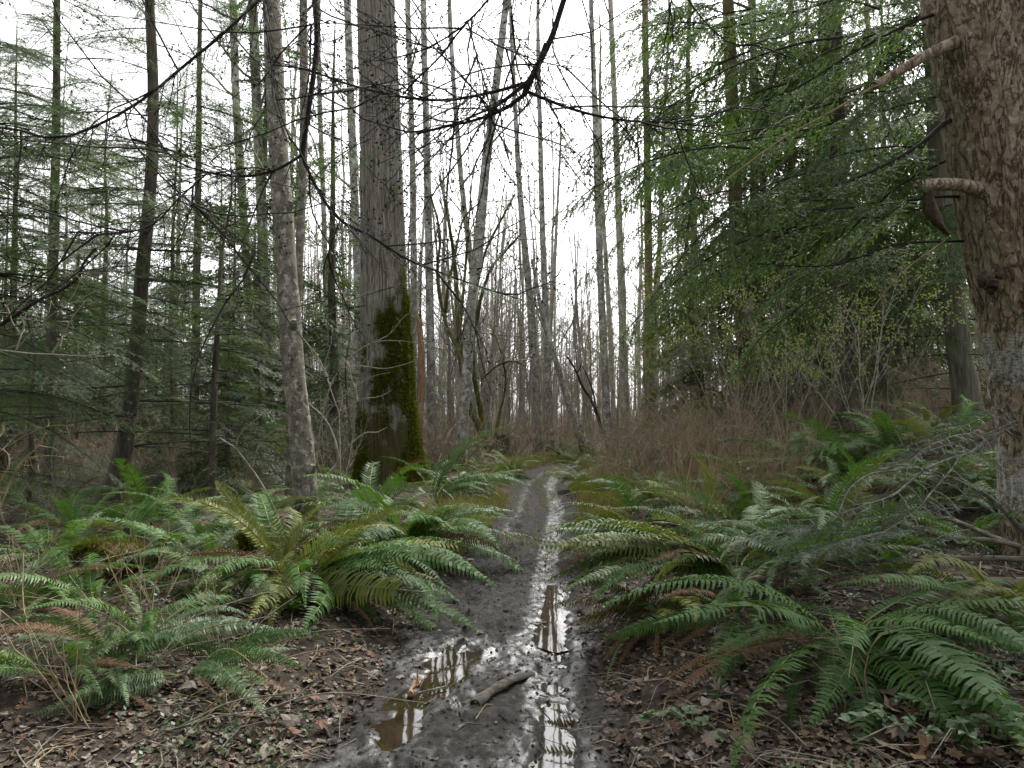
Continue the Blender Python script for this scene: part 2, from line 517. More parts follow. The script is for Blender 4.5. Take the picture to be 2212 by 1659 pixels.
def water_mat():
    t = NT('muddy_water')
    n = t.noise(t.pos((1, .5, 1)), 4, 3)
    c = t.ramp(t.noise(t.pos(), 5, 4), [(.35, (.018, .012, .006)), (.65, (.038, .026, .014))])
    return t.bsdf(c, .03, t.bump(n, .06, .01), 1.0)


M['water'] = water_mat()

# ------------------------------------------------------------------ ground, path and puddles
def build_ground():
    gx = [0.0]
    while gx[-1] < 260:
        x = gx[-1]; gx.append(x + (.016 if x < 1.7 else .016 + (x - 1.7) * .055))
    gx = np.array(gx); X = np.concatenate([-gx[:0:-1], gx])
    gy = [2.2]
    while gy[-1] < 300:
        y = gy[-1]; gy.append(y + (.014 if y < 5 else .014 + (y - 5) * .0075 if y < 16 else .1 + (y - 16) * .03))
    back = [2.2]
    while back[-1] > -200:
        back.append(back[-1] - (.06 + (2.2 - back[-1]) * .1))
    Y = np.concatenate([np.array(back)[:0:-1], gy])
    xx, yy = np.meshgrid(X, Y)
    z = zg(xx.ravel(), yy.ravel())
    nx, ny = len(X), len(Y)
    i = np.arange(ny - 1)[:, None] * nx + np.arange(nx - 1)[None, :]
    f = np.stack([i, i + 1, i + nx + 1, i + nx], -1).reshape(-1, 4)
    x = xx.ravel(); y = yy.ravel()
    l, r = path_edges(y)
    wob = .16 * vnoise(x * 2.2, y * 2.2, 31) + .08 * vnoise(x * 7, y * 7, 32)
    mud = sstep(.12, -.16, np.maximum(l - x, x - r) + wob)
    mud = mud * (1 - .2 * sstep(9, 15, y) * sstep(.0, .3, vnoise(x * 3, y * 1.5, 40) + .05))
    moss = sstep(.2, 1.5, np.maximum(l - x, x - r)) * sstep(4, 8, y)
    c1 = r - .31
    wet = .9 * np.exp(-((x - c1 + .04) / .13) ** 2) + .4 * np.exp(-((x - (l + .22)) / .12) ** 2) * sstep(8, 10, y) + .4 * sstep(3.7, 3.2, y) + .6 * np.exp(-((y - 4.65) / .45) ** 2)
    for q in PUDG:
        k = (y > 2) & (y < 9) & (abs(x) < 2)
        wet[k] += .5 * np.exp(-np.maximum(poly_dist(q, x[k], y[k]), 0) / .07)
    c = np.stack([mud, moss, np.clip(wet, 0, 1), np.ones_like(mud)], 1)
    mb = MB(); mb.add(np.stack([x, y, z], 1), f, 0, c)
    tag(mb.build('ground', [M['ground']]), 'dark leaf strewn forest floor with a muddy footpath worn through it', None, None, 'structure')


build_ground()
for q, dz in zip(PUDG, (-.030, -.026, -.032, -.034, -.034)):
    cen = q.mean(0)
    ax = np.linalg.eigh(np.cov((q - cen).T))[1]; qq = cen + (((q - cen) @ ax) * np.array([1.9, 1.12])) @ ax.T
    lv = float(np.median(zg(q[:, 0], q[:, 1], fine=False))) + .032 + dz
    mb = MB(); n = len(qq)
    mb.add(np.vstack([np.c_[qq, np.full(n, lv)], [[cen[0], cen[1], lv]]]), [[k, (k + 1) % n, n] for k in range(n)])
    tag(mb.build('puddle', [M['water']], smooth=False), 'shallow brown puddle standing in the mud of the path', None, 'puddles in the path', 'structure')


# ------------------------------------------------------------------ needles, boughs, fronds
class Leaves:
    """collects flat pointed leaves and adds them to a mesh in one go"""
    def __init__(s): s.p = []; s.d = []; s.s = []; s.l = []; s.w = []

    def add(s, p, d, side, l, w):
        s.p.append(p); s.d.append(d); s.s.append(side); s.l.append(l); s.w.append(w)

    def flush(s, mb, mat, kite=False):
        if not s.p: return
        p = np.vstack(s.p); d = nrm(np.vstack(s.d)); sd = nrm(np.vstack(s.s)); l = np.concatenate(s.l)[:, None]; w = np.concatenate(s.w)[:, None]
        n = len(p); k = np.arange(n)
        if kite:
            v = np.stack([p, p + d * l * .45 + sd * w, p + d * l, p + d * l * .45 - sd * w], 1).reshape(-1, 3)
            mb.add(v, np.stack([4 * k, 4 * k + 1, 4 * k + 2, 4 * k + 3], 1), mat)
        else:
            v = np.stack([p - sd * w * .5, p + sd * w * .5, p + d * l], 1).reshape(-1, 3)
            mb.add(v, np.stack([3 * k, 3 * k + 1, 3 * k + 2], 1), mat)


def needles_along(lv, pts, normal, rng, sp, nl, nw, ang=58):
    seg = np.diff(pts, axis=0); L = np.linalg.norm(seg, axis=1); tot = L.sum()
    m = max(2, int(tot / sp)); t = np.linspace(0.03, 1, m)
    cs = np.concatenate([[0], np.cumsum(L)]) / tot
    p = np.stack([np.interp(t, cs, pts[:, k]) for k in range(3)], 1)
    d = nrm(np.stack([np.interp(t, cs, np.gradient(pts, axis=0)[:, k]) for k in range(3)], 1))
    sd = nrm(np.cross(normal, d)); up = np.cross(d, sd)
    for s in (-1, 1):
        a = np.radians(ang + rng.normal(0, 10, m))[:, None]
        dd = d * np.cos(a) + s * sd * np.sin(a) + up * rng.normal(.06, .22, m)[:, None]
        lv.add(p, dd, d + .3 * up * rng.normal(0, 1, m)[:, None], nl * rng.uniform(.75, 1.15, m) * (1 - .35 * t ** 3), np.full(m, nw))


def limb(mb, pts, r0, r1, rng, lat=.4, sp=.07, fol='fine', t0=.08, droop=.18, ang=56, n=26, bare=0.0, hang=0.0, wood=0, leaf=1, taper=.75, rough=.0):
    """a bough: axis, side twigs in a flat spray, and foliage ('fine' needles, 'lace' scale leaves, 'coarse' blades, None bare)"""
    P = resample(pts, n)
    tube(mb, P, np.linspace(r0, r1, n), 6 if r0 > .008 else 4, wood, rough=rough)
    L = np.concatenate([[0], np.cumsum(np.linalg.norm(np.diff(P, axis=0), axis=1))])
    T = nrm(np.gradient(P, axis=0)); lv = Leaves(); k = 0
    s = t0 * L[-1]
    while s < L[-1] * .995:
        u = s / L[-1]
        p = np.array([np.interp(s, L, P[:, i]) for i in range(3)]); t = nrm(np.array([np.interp(s, L, T[:, i]) for i in range(3)]))
        side = nrm(np.cross(UP, t)) * (1 if k % 2 else -1); k += 1
        s += sp * rng.uniform(.6, 1.4)
        if rng.random() < bare: continue
        a = RAD(ang + rng.normal(0, 9))
        d = nrm(math.cos(a) * t + math.sin(a) * side + UP * rng.normal(0, .12) - UP * hang * rng.uniform(.4, 1.2))
        l = lat * (.18 + .82 * (1 - u) ** taper) * min(1, .45 + u * 2.2) * rng.uniform(.55, 1.15)
        q = np.linspace(0, 1, 5)[:, None]
        lp = p + d * l * q + t * (.25 * l) * q ** 2 - UP * (droop + hang * .5) * l * q ** 2 + np.cumsum(rng.normal(0, .02 * l, (5, 3)), 0) * q
        tube(mb, lp, np.linspace(max(.0014 if fol else .0036, r0 * .22), .0009 if fol else .0019, 5), 3, wood, cap=False)
        nrmv = nrm(np.cross(t, side) * (1 if k % 2 == 0 else -1)); nrmv = nrmv if nrmv[2] > 0 else -nrmv
        subs = max(2, int(l / (.034 if fol in ('fine', 'lace') else .05)))
        ld = nrm(lp[-1] - lp[0]); ls = nrm(np.cross(nrmv, ld))
        if fol is None:
            for j in range(max(2, int(subs * .7))):
                x = rng.uniform(.15, .95); b = lp[0] + (lp[-1] - lp[0]) * x
                e = b + (ld * rng.uniform(.3, 1) + ls * rng.choice([-1, 1]) * rng.uniform(.4, 1) + UP * rng.normal(0, .5)) * rng.uniform(.03, .16)
                tube(mb, np.array([b, (b + e) / 2 + UP * .004, e]), [.0019, .0015, .0009], 3, wood, cap=False)
            continue
        if fol == 'fine':
            needles_along(lv, lp, nrmv, rng, .008, .022, .0050)
        elif fol == 'lace':
            needles_along(lv, lp, nrmv, rng, .009, .018, .0075, 38)
        for j in range(subs):
            x = .08 + .9 * (j + rng.uniform(0, .8)) / subs
            b = np.array([np.interp(x, np.linspace(0, 1, 5), lp[:, i]) for i in range(3)])
            sl = (.45 * l * (1 - x) + .03) * rng.uniform(.6, 1.1)
            sl = min(sl, .16)
            e = b + nrm(ld * .75 + ls * (1 if j % 2 else -1) * .85 + UP * rng.normal(-.05 - hang * .4, .12)) * sl
            mid = (b + e) / 2 + UP * .02 * sl
            if fol == 'coarse':
                m = 4
                for z0 in np.linspace(0, .75, m):
                    o = b + (e - b) * z0
                    for sg in (-1, 0, 1):
                        dd = nrm(e - b) + sg * .8 * ls + UP * rng.normal(0, .15)
                        lv.add(o[None], dd[None], np.cross(nrmv, dd)[None] + UP * rng.normal(0, .3), np.array([.055 * rng.uniform(.7, 1.3)]), np.array([.0095]))
            else:
                needles_along(lv, np.array([b, mid, e]), nrmv, rng, .0085 if fol == 'fine' else .010, .020 if fol == 'fine' else .019, .0052 if fol == 'fine' else .0085, 58 if fol == 'fine' else 36)
    lv.flush(mb, leaf, kite=(fol in ('coarse', 'lace')))


def bough_mesh(seed, L, kind, wood, leaf, lat=.34, sp=.06, fol='fine', rise=.08, fall=.35, hang=0., bare=0., t0=.10):
    rng = np.random.default_rng(seed)
    t = np.linspace(0, 1, 7)
    pts = np.stack([L * t, L * .05 * np.cumsum(rng.normal(0, .4, 7)) * t, L * (rise * t - fall * t * t)], 1)
    mb = MB(); limb(mb, pts, .003 + .0035 * L, .0015, rng, lat * L, sp, fol, t0=t0, hang=hang, bare=bare)
    return mb.mesh(kind, [wood, leaf], smooth=False)


BOUGH = {
    'fir': [bough_mesh(100 + i, 1.6, 'bough', M['twig_dark'], M['fir'], fol='fine', sp=.05, bare=.10 * i % .3, fall=.25 + .05 * (i % 3)) for i in range(5)],
    'cedar': [bough_mesh(200 + i, 1.7, 'bough', M['twig_dark'], M['cedar_leaf'], lat=.30, sp=.06, fol='lace', hang=.35, fall=.4) for i in range(5)],
    'firfar': [bough_mesh(300 + i, 1.7, 'bough', M['twig_dark'], M['fir'], fol='coarse', sp=.065, fall=.3, bare=.1) for i in range(5)],
    'dimfar': [bough_mesh(350 + i, 1.8, 'bough', M['twig_grey'], M['dim_fir'], fol='coarse', sp=.075, fall=.38, hang=.15, bare=.2) for i in range(5)],
    'young': [bough_mesh(400 + i, 1.4, 'bough', M['twig_dark'], M['young_leaf'], fol='coarse', sp=.07, fall=.45, hang=.2) for i in range(4)],
    'greyfir': [bough_mesh(450 + i, 1.4, 'bough', M['lichen_twig'], M['grey_fir'], fol='fine', sp=.07, fall=.15, bare=.15) for i in range(3)],
    'sparse': [bough_mesh(500 + i, 1.6, 'bough', M['twig_dark'], M['fir'], fol='fine', sp=.07, fall=.12, rise=.12, bare=.35, t0=.22, lat=.28) for i in range(4)],
}


def put_boughs(root, trunk_pts, kind, n, z0, z1, length, seed, az=None, droop=(0, 14), name='bough', base=1.65):
    """boughs round a trunk; trunk_pts in world, root at root.location; length(f) in metres for f = 0 bottom .. 1 top"""
    rng = np.random.default_rng(seed)
    P = resample(trunk_pts, 60)
    for i in range(n):
        f = (i + rng.uniform(0, .9)) / n
        z = z0 + (z1 - z0) * f
        j = int(np.argmin(abs(P[:, 2] - z)))
        a = rng.uniform(0, 360) if az is None else rng.uniform(*az[int(rng.integers(len(az)))])
        s = length(f) * rng.uniform(.75, 1.2) / base
        inst(name, BOUGH[kind][int(rng.integers(len(BOUGH[kind])))], root, P[j] - np.array(root.location),
             (RAD(rng.normal(0, 9)), RAD(rng.uniform(*droop)), RAD(a)), (s, s, s))


# ------------------------------------------------------------------ trunks
def trunk_path(pts, widths, Y, top=None):
    """picture points at one distance -> (world points, radii), carried on to height top; base sits on the ground"""
    Ys = Y if np.ndim(Y) else [Y] * len(pts)
    p = np.array([W(u, v, y) for (u, v), y in zip(pts, Ys)]); r = np.array([w * y / FPX / 2 for w, y in zip(widths, Ys)])
    p = p[::-1]; r = r[::-1]                              # base first
    if top is not None and p[-1][2] < top:
        d = nrm(p[-1] - p[-2]); k = (top - p[-1][2]) / d[2]
        p = np.vstack([p, p[-1] + d * k * .5 + np.array([.1, 0, 0]), p[-1] + d * k]); r = np.concatenate([r, [r[-1] * .6, r[-1] * .18]])
    g = float(zg(p[:1, 0], p[:1, 1], fine=False)[0])
    if p[0][2] > g - .05:
        p = np.vstack([[p[0][0] + (p[0][0] - p[1][0]) * .05, p[0][1], g - .25], p]); r = np.concatenate([[r[0] * 1.08], r])
    return p, r


def trunk_mesh(p, r, sides=16, rings=48, rough=.06, seed=0, flare=.35, roots=0):
    P = resample(np.c_[p, r], rings); c = P[:, :3]; rr = P[:, 3]
    h = np.linalg.norm(c - c[0], axis=1)
    rr = rr * (1 + flare * np.exp(-h / (.25 + r[0] * 1.2)))
    mb = MB(); tube(mb, c, rr, sides, 0, rough=rough, seed=seed)
    return mb, c, rr


def twig_tree(mb, start, d, length, r, rng, depth, up=.15, spread=.55, mat=0, kids=(5, 8), bend=.12, sides=4, minlen=.1):
    n = 7 if depth > 0 else 4
    pts = [np.array(start, float)]; dd = nrm(np.array(d, float))
    for i in range(n):
        dd = nrm(dd + rng.normal(0, bend, 3) + UP * up * .25)
        pts.append(pts[-1] + dd * length / n)
    pts = np.array(pts)
    tube(mb, pts, np.linspace(r, r * .35 if depth else r * .5, n + 1), sides if depth > 1 else 3, mat, cap=False)
    if depth <= 0: return [pts[-1]]
    tips = [pts[-1]]
    for k in range(int(rng.integers(*kids))):
        f = rng.uniform(.22, 1.0); i = min(n - 1, int(f * n))
        t = nrm(pts[i + 1] - pts[i]); s = nrm(np.cross(t, rng.normal(0, 1, 3)))
        a = rng.uniform(.6, 1.2) * spread
        l = length * (1.05 - f * .55) * rng.uniform(.3, .65)
        if l < minlen: continue
        tips += twig_tree(mb, pts[i] + (pts[i + 1] - pts[i]) * (f * n - int(f * n)), t * math.cos(a) + s * math.sin(a) + UP * up, l, r * (1 - .6 * f) * .55, rng, depth - 1, up, spread, mat, kids, bend, sides, minlen)
    return tips


def crown_limbs(mb, c, rr, rng, n, z0, z1, length=(1.5, 4), depth=2, up=.35, spread=.7, origin=(0, 0, 0), thick=.35, kids=(4, 7)):
    for k in range(n):
        z = z0 + (z1 - z0) * (k + rng.uniform(0, 1)) / n
        j = int(np.argmin(abs(c[:, 2] - z)))
        a = rng.uniform(0, 2 * math.pi)
        d = np.array([math.cos(a), math.sin(a), rng.uniform(.3, 1.1)])
        f = (z - z0) / max(1e-3, z1 - z0)
        twig_tree(mb, c[j], d, rng.uniform(*length) * (1.1 - .6 * f), max(.008, rr[j] * thick), rng, depth, up, spread, kids=kids)


def centre(mb, loc):
    """shift a builder's vertices so that loc becomes its origin"""
    l = np.asarray(loc, np.float32)
    mb.v = [v - l for v in mb.v]
    return mb


def bare_tree(name, label, pts, widths, Y, bark='alder', top=21., limbs=9, cat='tree', group=None, seed=0, twig='twig_grey', lz=(.30, 1.0), length=(1.5, 3.6), sides=14, rough=.07, extra=None, flare=.35, depth=2):
    rng = np.random.default_rng(seed + 7)
    p, r = trunk_path(pts, widths, Y, top)
    base = np.array([p[0][0], p[0][1], p[0][2] + .25])
    root = empty(name, base, label, cat, group)
    mb, c, rr = trunk_mesh(p, r, sides, 60, rough, seed, flare)
    if extra: extra(mb, c, rr, rng)
    centre(mb, base).build('trunk', [M[bark]], root)
    if limbs:
        mb = MB(); H = c[-1][2] - c[0][2]
        crown_limbs(mb, c, rr, rng, limbs, c[0][2] + H * lz[0], c[0][2] + H * lz[1], length, depth)
        centre(mb, base).build('branches', [M[twig]], root)
    return root, c, rr


def conifer(name, label, pts, widths, Y, bark='conifer', top=20., sets=(), cat='tree', group=None, seed=0, rough=.06, sides=14, flare=.4):
    """sets: (bough kind, count, z0, z1, length low, length high, azimuth ranges or None)"""
    p, r = trunk_path(pts, widths, Y, top)
    base = np.array([p[0][0], p[0][1], p[0][2] + .25])
    root = empty(name, base, label, cat, group)
    mb, c, rr = trunk_mesh(p, r, sides, 60, rough, seed, flare)
    centre(mb, base).build('trunk', [M[bark]], root)
    for i, (kind, n, z0, z1, l0, l1, az) in enumerate(sets):
        put_boughs(root, c, kind, n, z0, z1, lambda f: l0 + (l1 - l0) * f, seed * 31 + i, az)
    return root, c, rr


def at_x(u, Y):
    """a tree whose base is not seen: straight up from the ground at picture column u, distance Y"""
    x = (u - 1106) / FPX * Y
    return onground(x, Y)


def standing(name, label, u, Y, H, rb, lean=(0, 0), bark='conifer', sets=(), cat='tree', group=None, seed=0, xy=None):
    b = at_x(u, Y) if xy is None else onground(*xy)
    rng = np.random.default_rng(seed)
    t = np.linspace(0, 1, 6)[:, None]
    p = b + t * np.array([lean[0], lean[1], H]) + rng.normal(0, .05, (6, 3)) * np.array([1, 1, 0]); p[0] = b - UP * .25
    r = rb * (1 - .88 * t[:, 0])
    root = empty(name, b, label, cat, group)
    mb, c, rr = trunk_mesh(p, r, 12, 40, .05, seed)
    centre(mb, b).build('trunk', [M[bark]], root)
    for i, (kind, n, z0, z1, l0, l1, az) in enumerate(sets):
        put_boughs(root, c, kind, n, z0, z1, lambda f: l0 + (l1 - l0) * f, seed * 31 + i, az)
    return root


# ------------------------------------------------------------------ ferns
_FR = {}


def frond_mesh(e0, bend, mat, seed, width=.098, rach='rachis', np_=44):
    key = (e0, bend, mat, seed)
    if key in _FR: return _FR[key]
    rng = np.random.default_rng(seed * 77 + e0)
    n = 60; s = np.linspace(0, 1, n)
    th = np.radians(e0 - bend * s ** 1.25)
    x = np.concatenate([[0], np.cumsum(np.cos(th[:-1]))]) / (n - 1); z = np.concatenate([[0], np.cumsum(np.sin(th[:-1]))]) / (n - 1)
    y = .11 * rng.normal() * s ** 2
    C = np.stack([x, y, z], 1); T = nrm(np.gradient(C, axis=0)); side = np.array([0, 1., 0]); NN = nrm(np.cross(T, side))
    mb = MB(); tube(mb, C[::4], np.linspace(.0045, .0012, 15), 4, 0, cap=False)
    roll = rng.normal(0, .12)
    V = []; F = []; k = 0
    for i in range(np_):
        u = .13 + .86 * (i + .5) / np_
        w = width * min(1, (u - .06) / .16) * (1 - max(0, (u - .42) / .60) ** 1.7) * rng.uniform(.88, 1.1)
        if w < .004: w = .004
        p = np.array([np.interp(u, s, C[:, q]) for q in range(3)]); t = nrm(np.array([np.interp(u, s, T[:, q]) for q in range(3)])); nn = nrm(np.cross(t, side)) * -1
        nn = nn if nn @ UP > 0 or e0 > 60 else -nn
        hw = .0088
        for sg in (-1, 1):
            if rng.random() < .02 or (seed == 2 and (int(u * 7 + sg) % 5 == 0)) or (seed == 3 and u > .78): continue
            d = nrm(sg * side * 1.0 + t * (.22 + .25 * u) + nn * (.10 - .34 * rng.random() + sg * roll))
            a = nrm(t - d * (t @ d) + nn * rng.normal(0, .22))
            q = p + nn * .001
            tip = q + d * w - nn * w * .18 + t * w * .10
            V += [q - a * hw * .75, q + a * hw * 1.05, q + d * w * .5 + a * hw * .85 + nn * w * .03, q + d * w * .5 - a * hw * .65 + nn * w * .03, tip]
            F.append((k, k + 1, k + 2, k + 3)); k += 5
    V = np.array(V); F = np.array(F)
    mb.add(V, F, 1)
    mb2 = np.stack([F[:, 3], F[:, 2], F[:, 0] + 4], 1)
    mb.f.append((mb2 + (mb.n - len(V)), 1))
    me = mb.mesh('frond', [M[rach], M[mat]], smooth=False)
    _FR[key] = me
    return me


def fern(label, base, n=18, L=.95, az=None, el=(18, 75), mats=('fern',), seed=0, group=None, cat='fern', dead=0, lift=.05, sizes=(.55, 1.15), dmat='fern_dead'):
    rng = np.random.default_rng(seed + 1000); L = L * 1.18
    root = empty('sword_fern', np.asarray(base) + UP * lift, label, cat, group)
    for i in range(n):
        a = (360 * (i + rng.uniform(-.35, .35)) / n) if az is None else rng.uniform(*az[int(rng.integers(len(az)))])
        e = rng.uniform(*el)
        e0 = int(min((12, 28, 42, 56, 70, 82), key=lambda q: abs(q - e)))
        bend = int({12: 45, 28: 60, 42: 75, 56: 88, 70: 90, 82: 80}[e0] + 12 * int(rng.integers(-1, 2)))
        m = mats[int(rng.integers(len(mats)))]
        if rng.random() < .045: m = 'fern_dead'
        me = frond_mesh(e0, bend, m, int(rng.choice([0, 1, 0, 1, 4, 2, 3])))
        s = L * rng.uniform(*sizes)
        inst('frond', me, root, (.03 * math.cos(RAD(a)), .03 * math.sin(RAD(a)), 0), (RAD(rng.normal(0, 24)), RAD(rng.normal(0, 7)), RAD(a)), (s, s * rng.uniform(.8, 1.2), s))
    for i in range(dead):
        a = rng.uniform(0, 360) if az is None else rng.uniform(*az[int(rng.integers(len(az)))])
        o = inst('withered_frond', frond_mesh(12, 45, dmat, 5, width=.05), root, (.03 * math.cos(RAD(a)), .03 * math.sin(RAD(a)), .02), (RAD(rng.normal(0, 30)), RAD(rng.uniform(5, 25)), RAD(a)), L * rng.uniform(.6, .9))
        o["label"] = "withered rust brown frond hanging under the green ones"
    return root


# ------------------------------------------------------------------ shrubs
def shrub_mesh(seed, H, stems, spread, mats, depth=2, bud=0, kids=(4, 7), r=.006, bend=.12, up=.25):
    rng = np.random.default_rng(seed); mb = MB(); lv = Leaves()
    for i in range(stems):
        a = rng.uniform(0, 2 * math.pi); q = rng.uniform(0, spread)
        d = np.array([math.cos(a) * q, math.sin(a) * q, 1.0])
        tips = twig_tree(mb, (rng.normal(0, .08), rng.normal(0, .08), -.05), d, H * rng.uniform(.6, 1.1), r * rng.uniform(.7, 1.3), rng, depth, up, .8, 0, kids, bend, 4, .06)
        if bud:
            for t in tips:
                for b in range(bud):
                    dd = nrm(rng.normal(0, 1, 3) + UP * .5)
                    lv.add((t + rng.normal(0, .05, 3))[None], dd[None], nrm(np.cross(dd, rng.normal(0, 1, 3)))[None], np.array([.045]), np.array([.014]))
    lv.flush(mb, 1, kite=True)
    return mb.mesh('stems', mats, smooth=False)


SHRUB = {
    'red': [shrub_mesh(600 + i, 1.1, 11, 1.1, [M['twig_red'], M['bud']], kids=(5, 9), r=.0045) for i in range(5)],
    'tan': [shrub_mesh(620 + i, 1.2, 8, .9, [M['twig_tan'], M['bud']], kids=(3, 6), r=.006) for i in range(3)],
    'grey': [shrub_mesh(640 + i, 2.6, 8, .5, [M['twig_grey'], M['bud']], kids=(5, 8), r=.011) for i in range(4)],
    'bud': [shrub_mesh(660 + i, 3.0, 8, .55, [M['twig_grey'], M['bud']], kids=(5, 8), r=.009, bud=4) for i in range(3)],
}


def shrub(name, label, loc, kind, s, seed, cat='shrub', group=None):
    rng = np.random.default_rng(seed)
    me = SHRUB[kind][int(rng.integers(len(SHRUB[kind])))]
    o = bpy.data.objects.new(name, me); COL.objects.link(o)
    o.location = tuple(float(c) for c in loc); o.rotation_euler = (0, 0, rng.uniform(0, 6.28)); o.scale = (s, s, s * rng.uniform(.85, 1.15))
    return tag(o, label, cat, group)


def traced(name, label, cat, paths, Y, mat, group=None, origin=None, part='stem', fol=None, seed=0, spur=0):
    """sticks and stems followed point by point; paths: (points in the picture, width px start, width px end[, distances])"""
    rng = np.random.default_rng(seed)
    lines = []
    for pp in paths:
        pts, w0, w1 = pp[:3]; ys = pp[3] if len(pp) > 3 else Y
        ys = np.interp(np.linspace(0, 1, len(pts)), np.linspace(0, 1, len(ys)), ys) if np.ndim(ys) else np.full(len(pts), ys)
        p = np.array([W(u, v, y) for (u, v), y in zip(pts, ys)])
        lines.append((p, w0 * ys[0] / FPX / 2, w1 * ys[-1] / FPX / 2))
    o = lines[0][0][0] if origin is None else np.asarray(origin)
    root = empty(name, o, label, cat, group)
    for p, r0, r1 in lines:
        n = max(8, len(p) * 5); mb = MB(); P = resample(p, n)
        P = P + np.cumsum(rng.normal(0, 1, P.shape), 0) * .0012
        tube(mb, P, np.linspace(r0, r1, n), 7, 0, rough=.12, seed=seed)
        for k in range(spur):
            i = int(rng.integers(2, n - 1)); dd = nrm(rng.normal(0, 1, 3) + (P[i] - P[i - 1]) * 3)
            e = P[i] + dd * rng.uniform(.03, .16); tube(mb, np.array([P[i], (P[i] + e) / 2 + rng.normal(0, .006, 3), e]), [r1 * .8 + .0008, .001, .0006], 3, 0, cap=False)
        centre(mb, o).build(part, [M[mat]], root)
    return root


# ================================================================== THE PLACE
# ------------------------------------------------------------------ the furrowed, mossy big trunk
def big_trunk():
    rng = np.random.default_rng(3)
    p, r = trunk_path([(812, 0), (820, 250), (826, 500), (832, 700), (836, 850), (841, 980), (844, 1060)], [80, 87, 93, 102, 112, 130, 150], 14.0, 27.)
    base = np.array([p[0][0], p[0][1], p[0][2] + .25])
    root = empty('mossy_tree', base, 'huge grey furrowed trunk wrapped in green moss, thickest tree beside the path', 'tree')
    P = resample(np.c_[p, r], 260); c = P[:, :3]; rr = P[:, 3]
    h = np.linalg.norm(c - c[0], axis=1); rr = rr * (1 + .06 * np.exp(-h / .45))
    sides = 300; th = np.linspace(math.pi / 2, math.pi * 2.5, sides, endpoint=False)
    tt, hh = np.meshgrid(th, h)
    q = (tt - math.pi / 2) / (2 * math.pi) * 58
    ridge = abs(vnoise(q + 1.3 * vnoise(q * .3, hh * .9, 5), hh * .8, 6)) * 2
    ridge = np.minimum(1, ridge * 2.6); fine = vnoise(q * 4, hh * 3, 7)
    but = .07 * np.cos(tt * 5 + .6) * np.exp(-hh / .55)
    R = rr[:, None] * (1 + but) * (1 + .04 * vnoise(q * .15, hh * .4, 8)) + .042 * ridge - .03 + .008 * fine
    v = c[:, None, :] + R[..., None] * np.stack([np.cos(tt), np.sin(tt), 0 * tt], -1)
    n = len(c); i = np.arange(n - 1)[:, None] * sides; j = np.arange(sides)[None]; k = (j + 1) % sides
    f = np.stack([i + j, i + k, i + sides + k, i + sides + j], -1).reshape(-1, 4)
    mb = MB(); mb.add(v.reshape(-1, 3), f)
    trunk = centre(mb, base).build('trunk', [M['cottonwood']], root)
    # moss coat: lumps and short shoots where it grows
    def zof(vv): return W(840, vv, 14.0)[2]
    zs = [zof(x) for x in (1062, 990, 850, 700, 640, 480, 430, 400)]
    lv = Leaves(); mb = MB()
    for s in range(24000):
        z = rng.uniform(zs[0], zs[7]) if rng.random() < .35 else rng.uniform(zs[0], zs[4])
        a = rng.uniform(-170, 10)
        den = 0
        vv = np.interp(z, zs, (1062, 990, 850, 700, 640, 480, 430, 400))
        nz = fbm(a / 22., z * 2.2, 44, 3)
        if 560 < vv < 870: den = sstep(-128, -72, a) * (.25 + .70 * sstep(575, 740, vv)) + 1.15 * nz
        elif vv >= 870: den = .9 * sstep(-75, -20, a) + .85 * sstep(-108, -130, a) + .45 * sstep(920, 1050, vv) + .55 * sstep(960, 870, vv) * sstep(-118, -85, a) + 1.1 * nz - .08
        else: den = .62 * sstep(400, 425, vv) * sstep(490, 455, vv) * sstep(-95, -80, a) * sstep(-40, -55, a) + .9 * nz
        if den < .40 + .55 * rng.random(): continue
        ii = int(np.argmin(abs(c[:, 2] - z))); o = np.array([math.cos(RAD(a)), math.sin(RAD(a)), 0])
        jj = int(round((RAD(a % 360) - math.pi / 2) % (2 * math.pi) / (2 * math.pi) * sides)) % sides
        pt = v[ii, jj] + o * .006 + UP * rng.uniform(-.07, .07)
        for w in range(4):
            dd = o * rng.uniform(.3, 1) + np.array([rng.normal(0, .5), rng.normal(0, .5), rng.uniform(-.9, .5)])
            lv.add((pt + rng.normal(0, .018, 3))[None], dd[None], np.cross(dd, rng.normal(0, 1, 3))[None], np.array([rng.uniform(.03, .07)]), np.array([.010]))
    lv.flush(mb, 0, kite=True)
    m = centre(mb, base).build('moss', [M['moss']], trunk, smooth=False)
    m["label"] = "thick green moss coat on the side facing the path"
    mb = MB(); crown_limbs(mb, c, rr, rng, 8, 14, 25, (3, 6), 2)
    centre(mb, base).build('branches', [M['twig_grey']], root)


big_trunk()

# ------------------------------------------------------------------ the rough brown trunk close on the right
MW = MB()


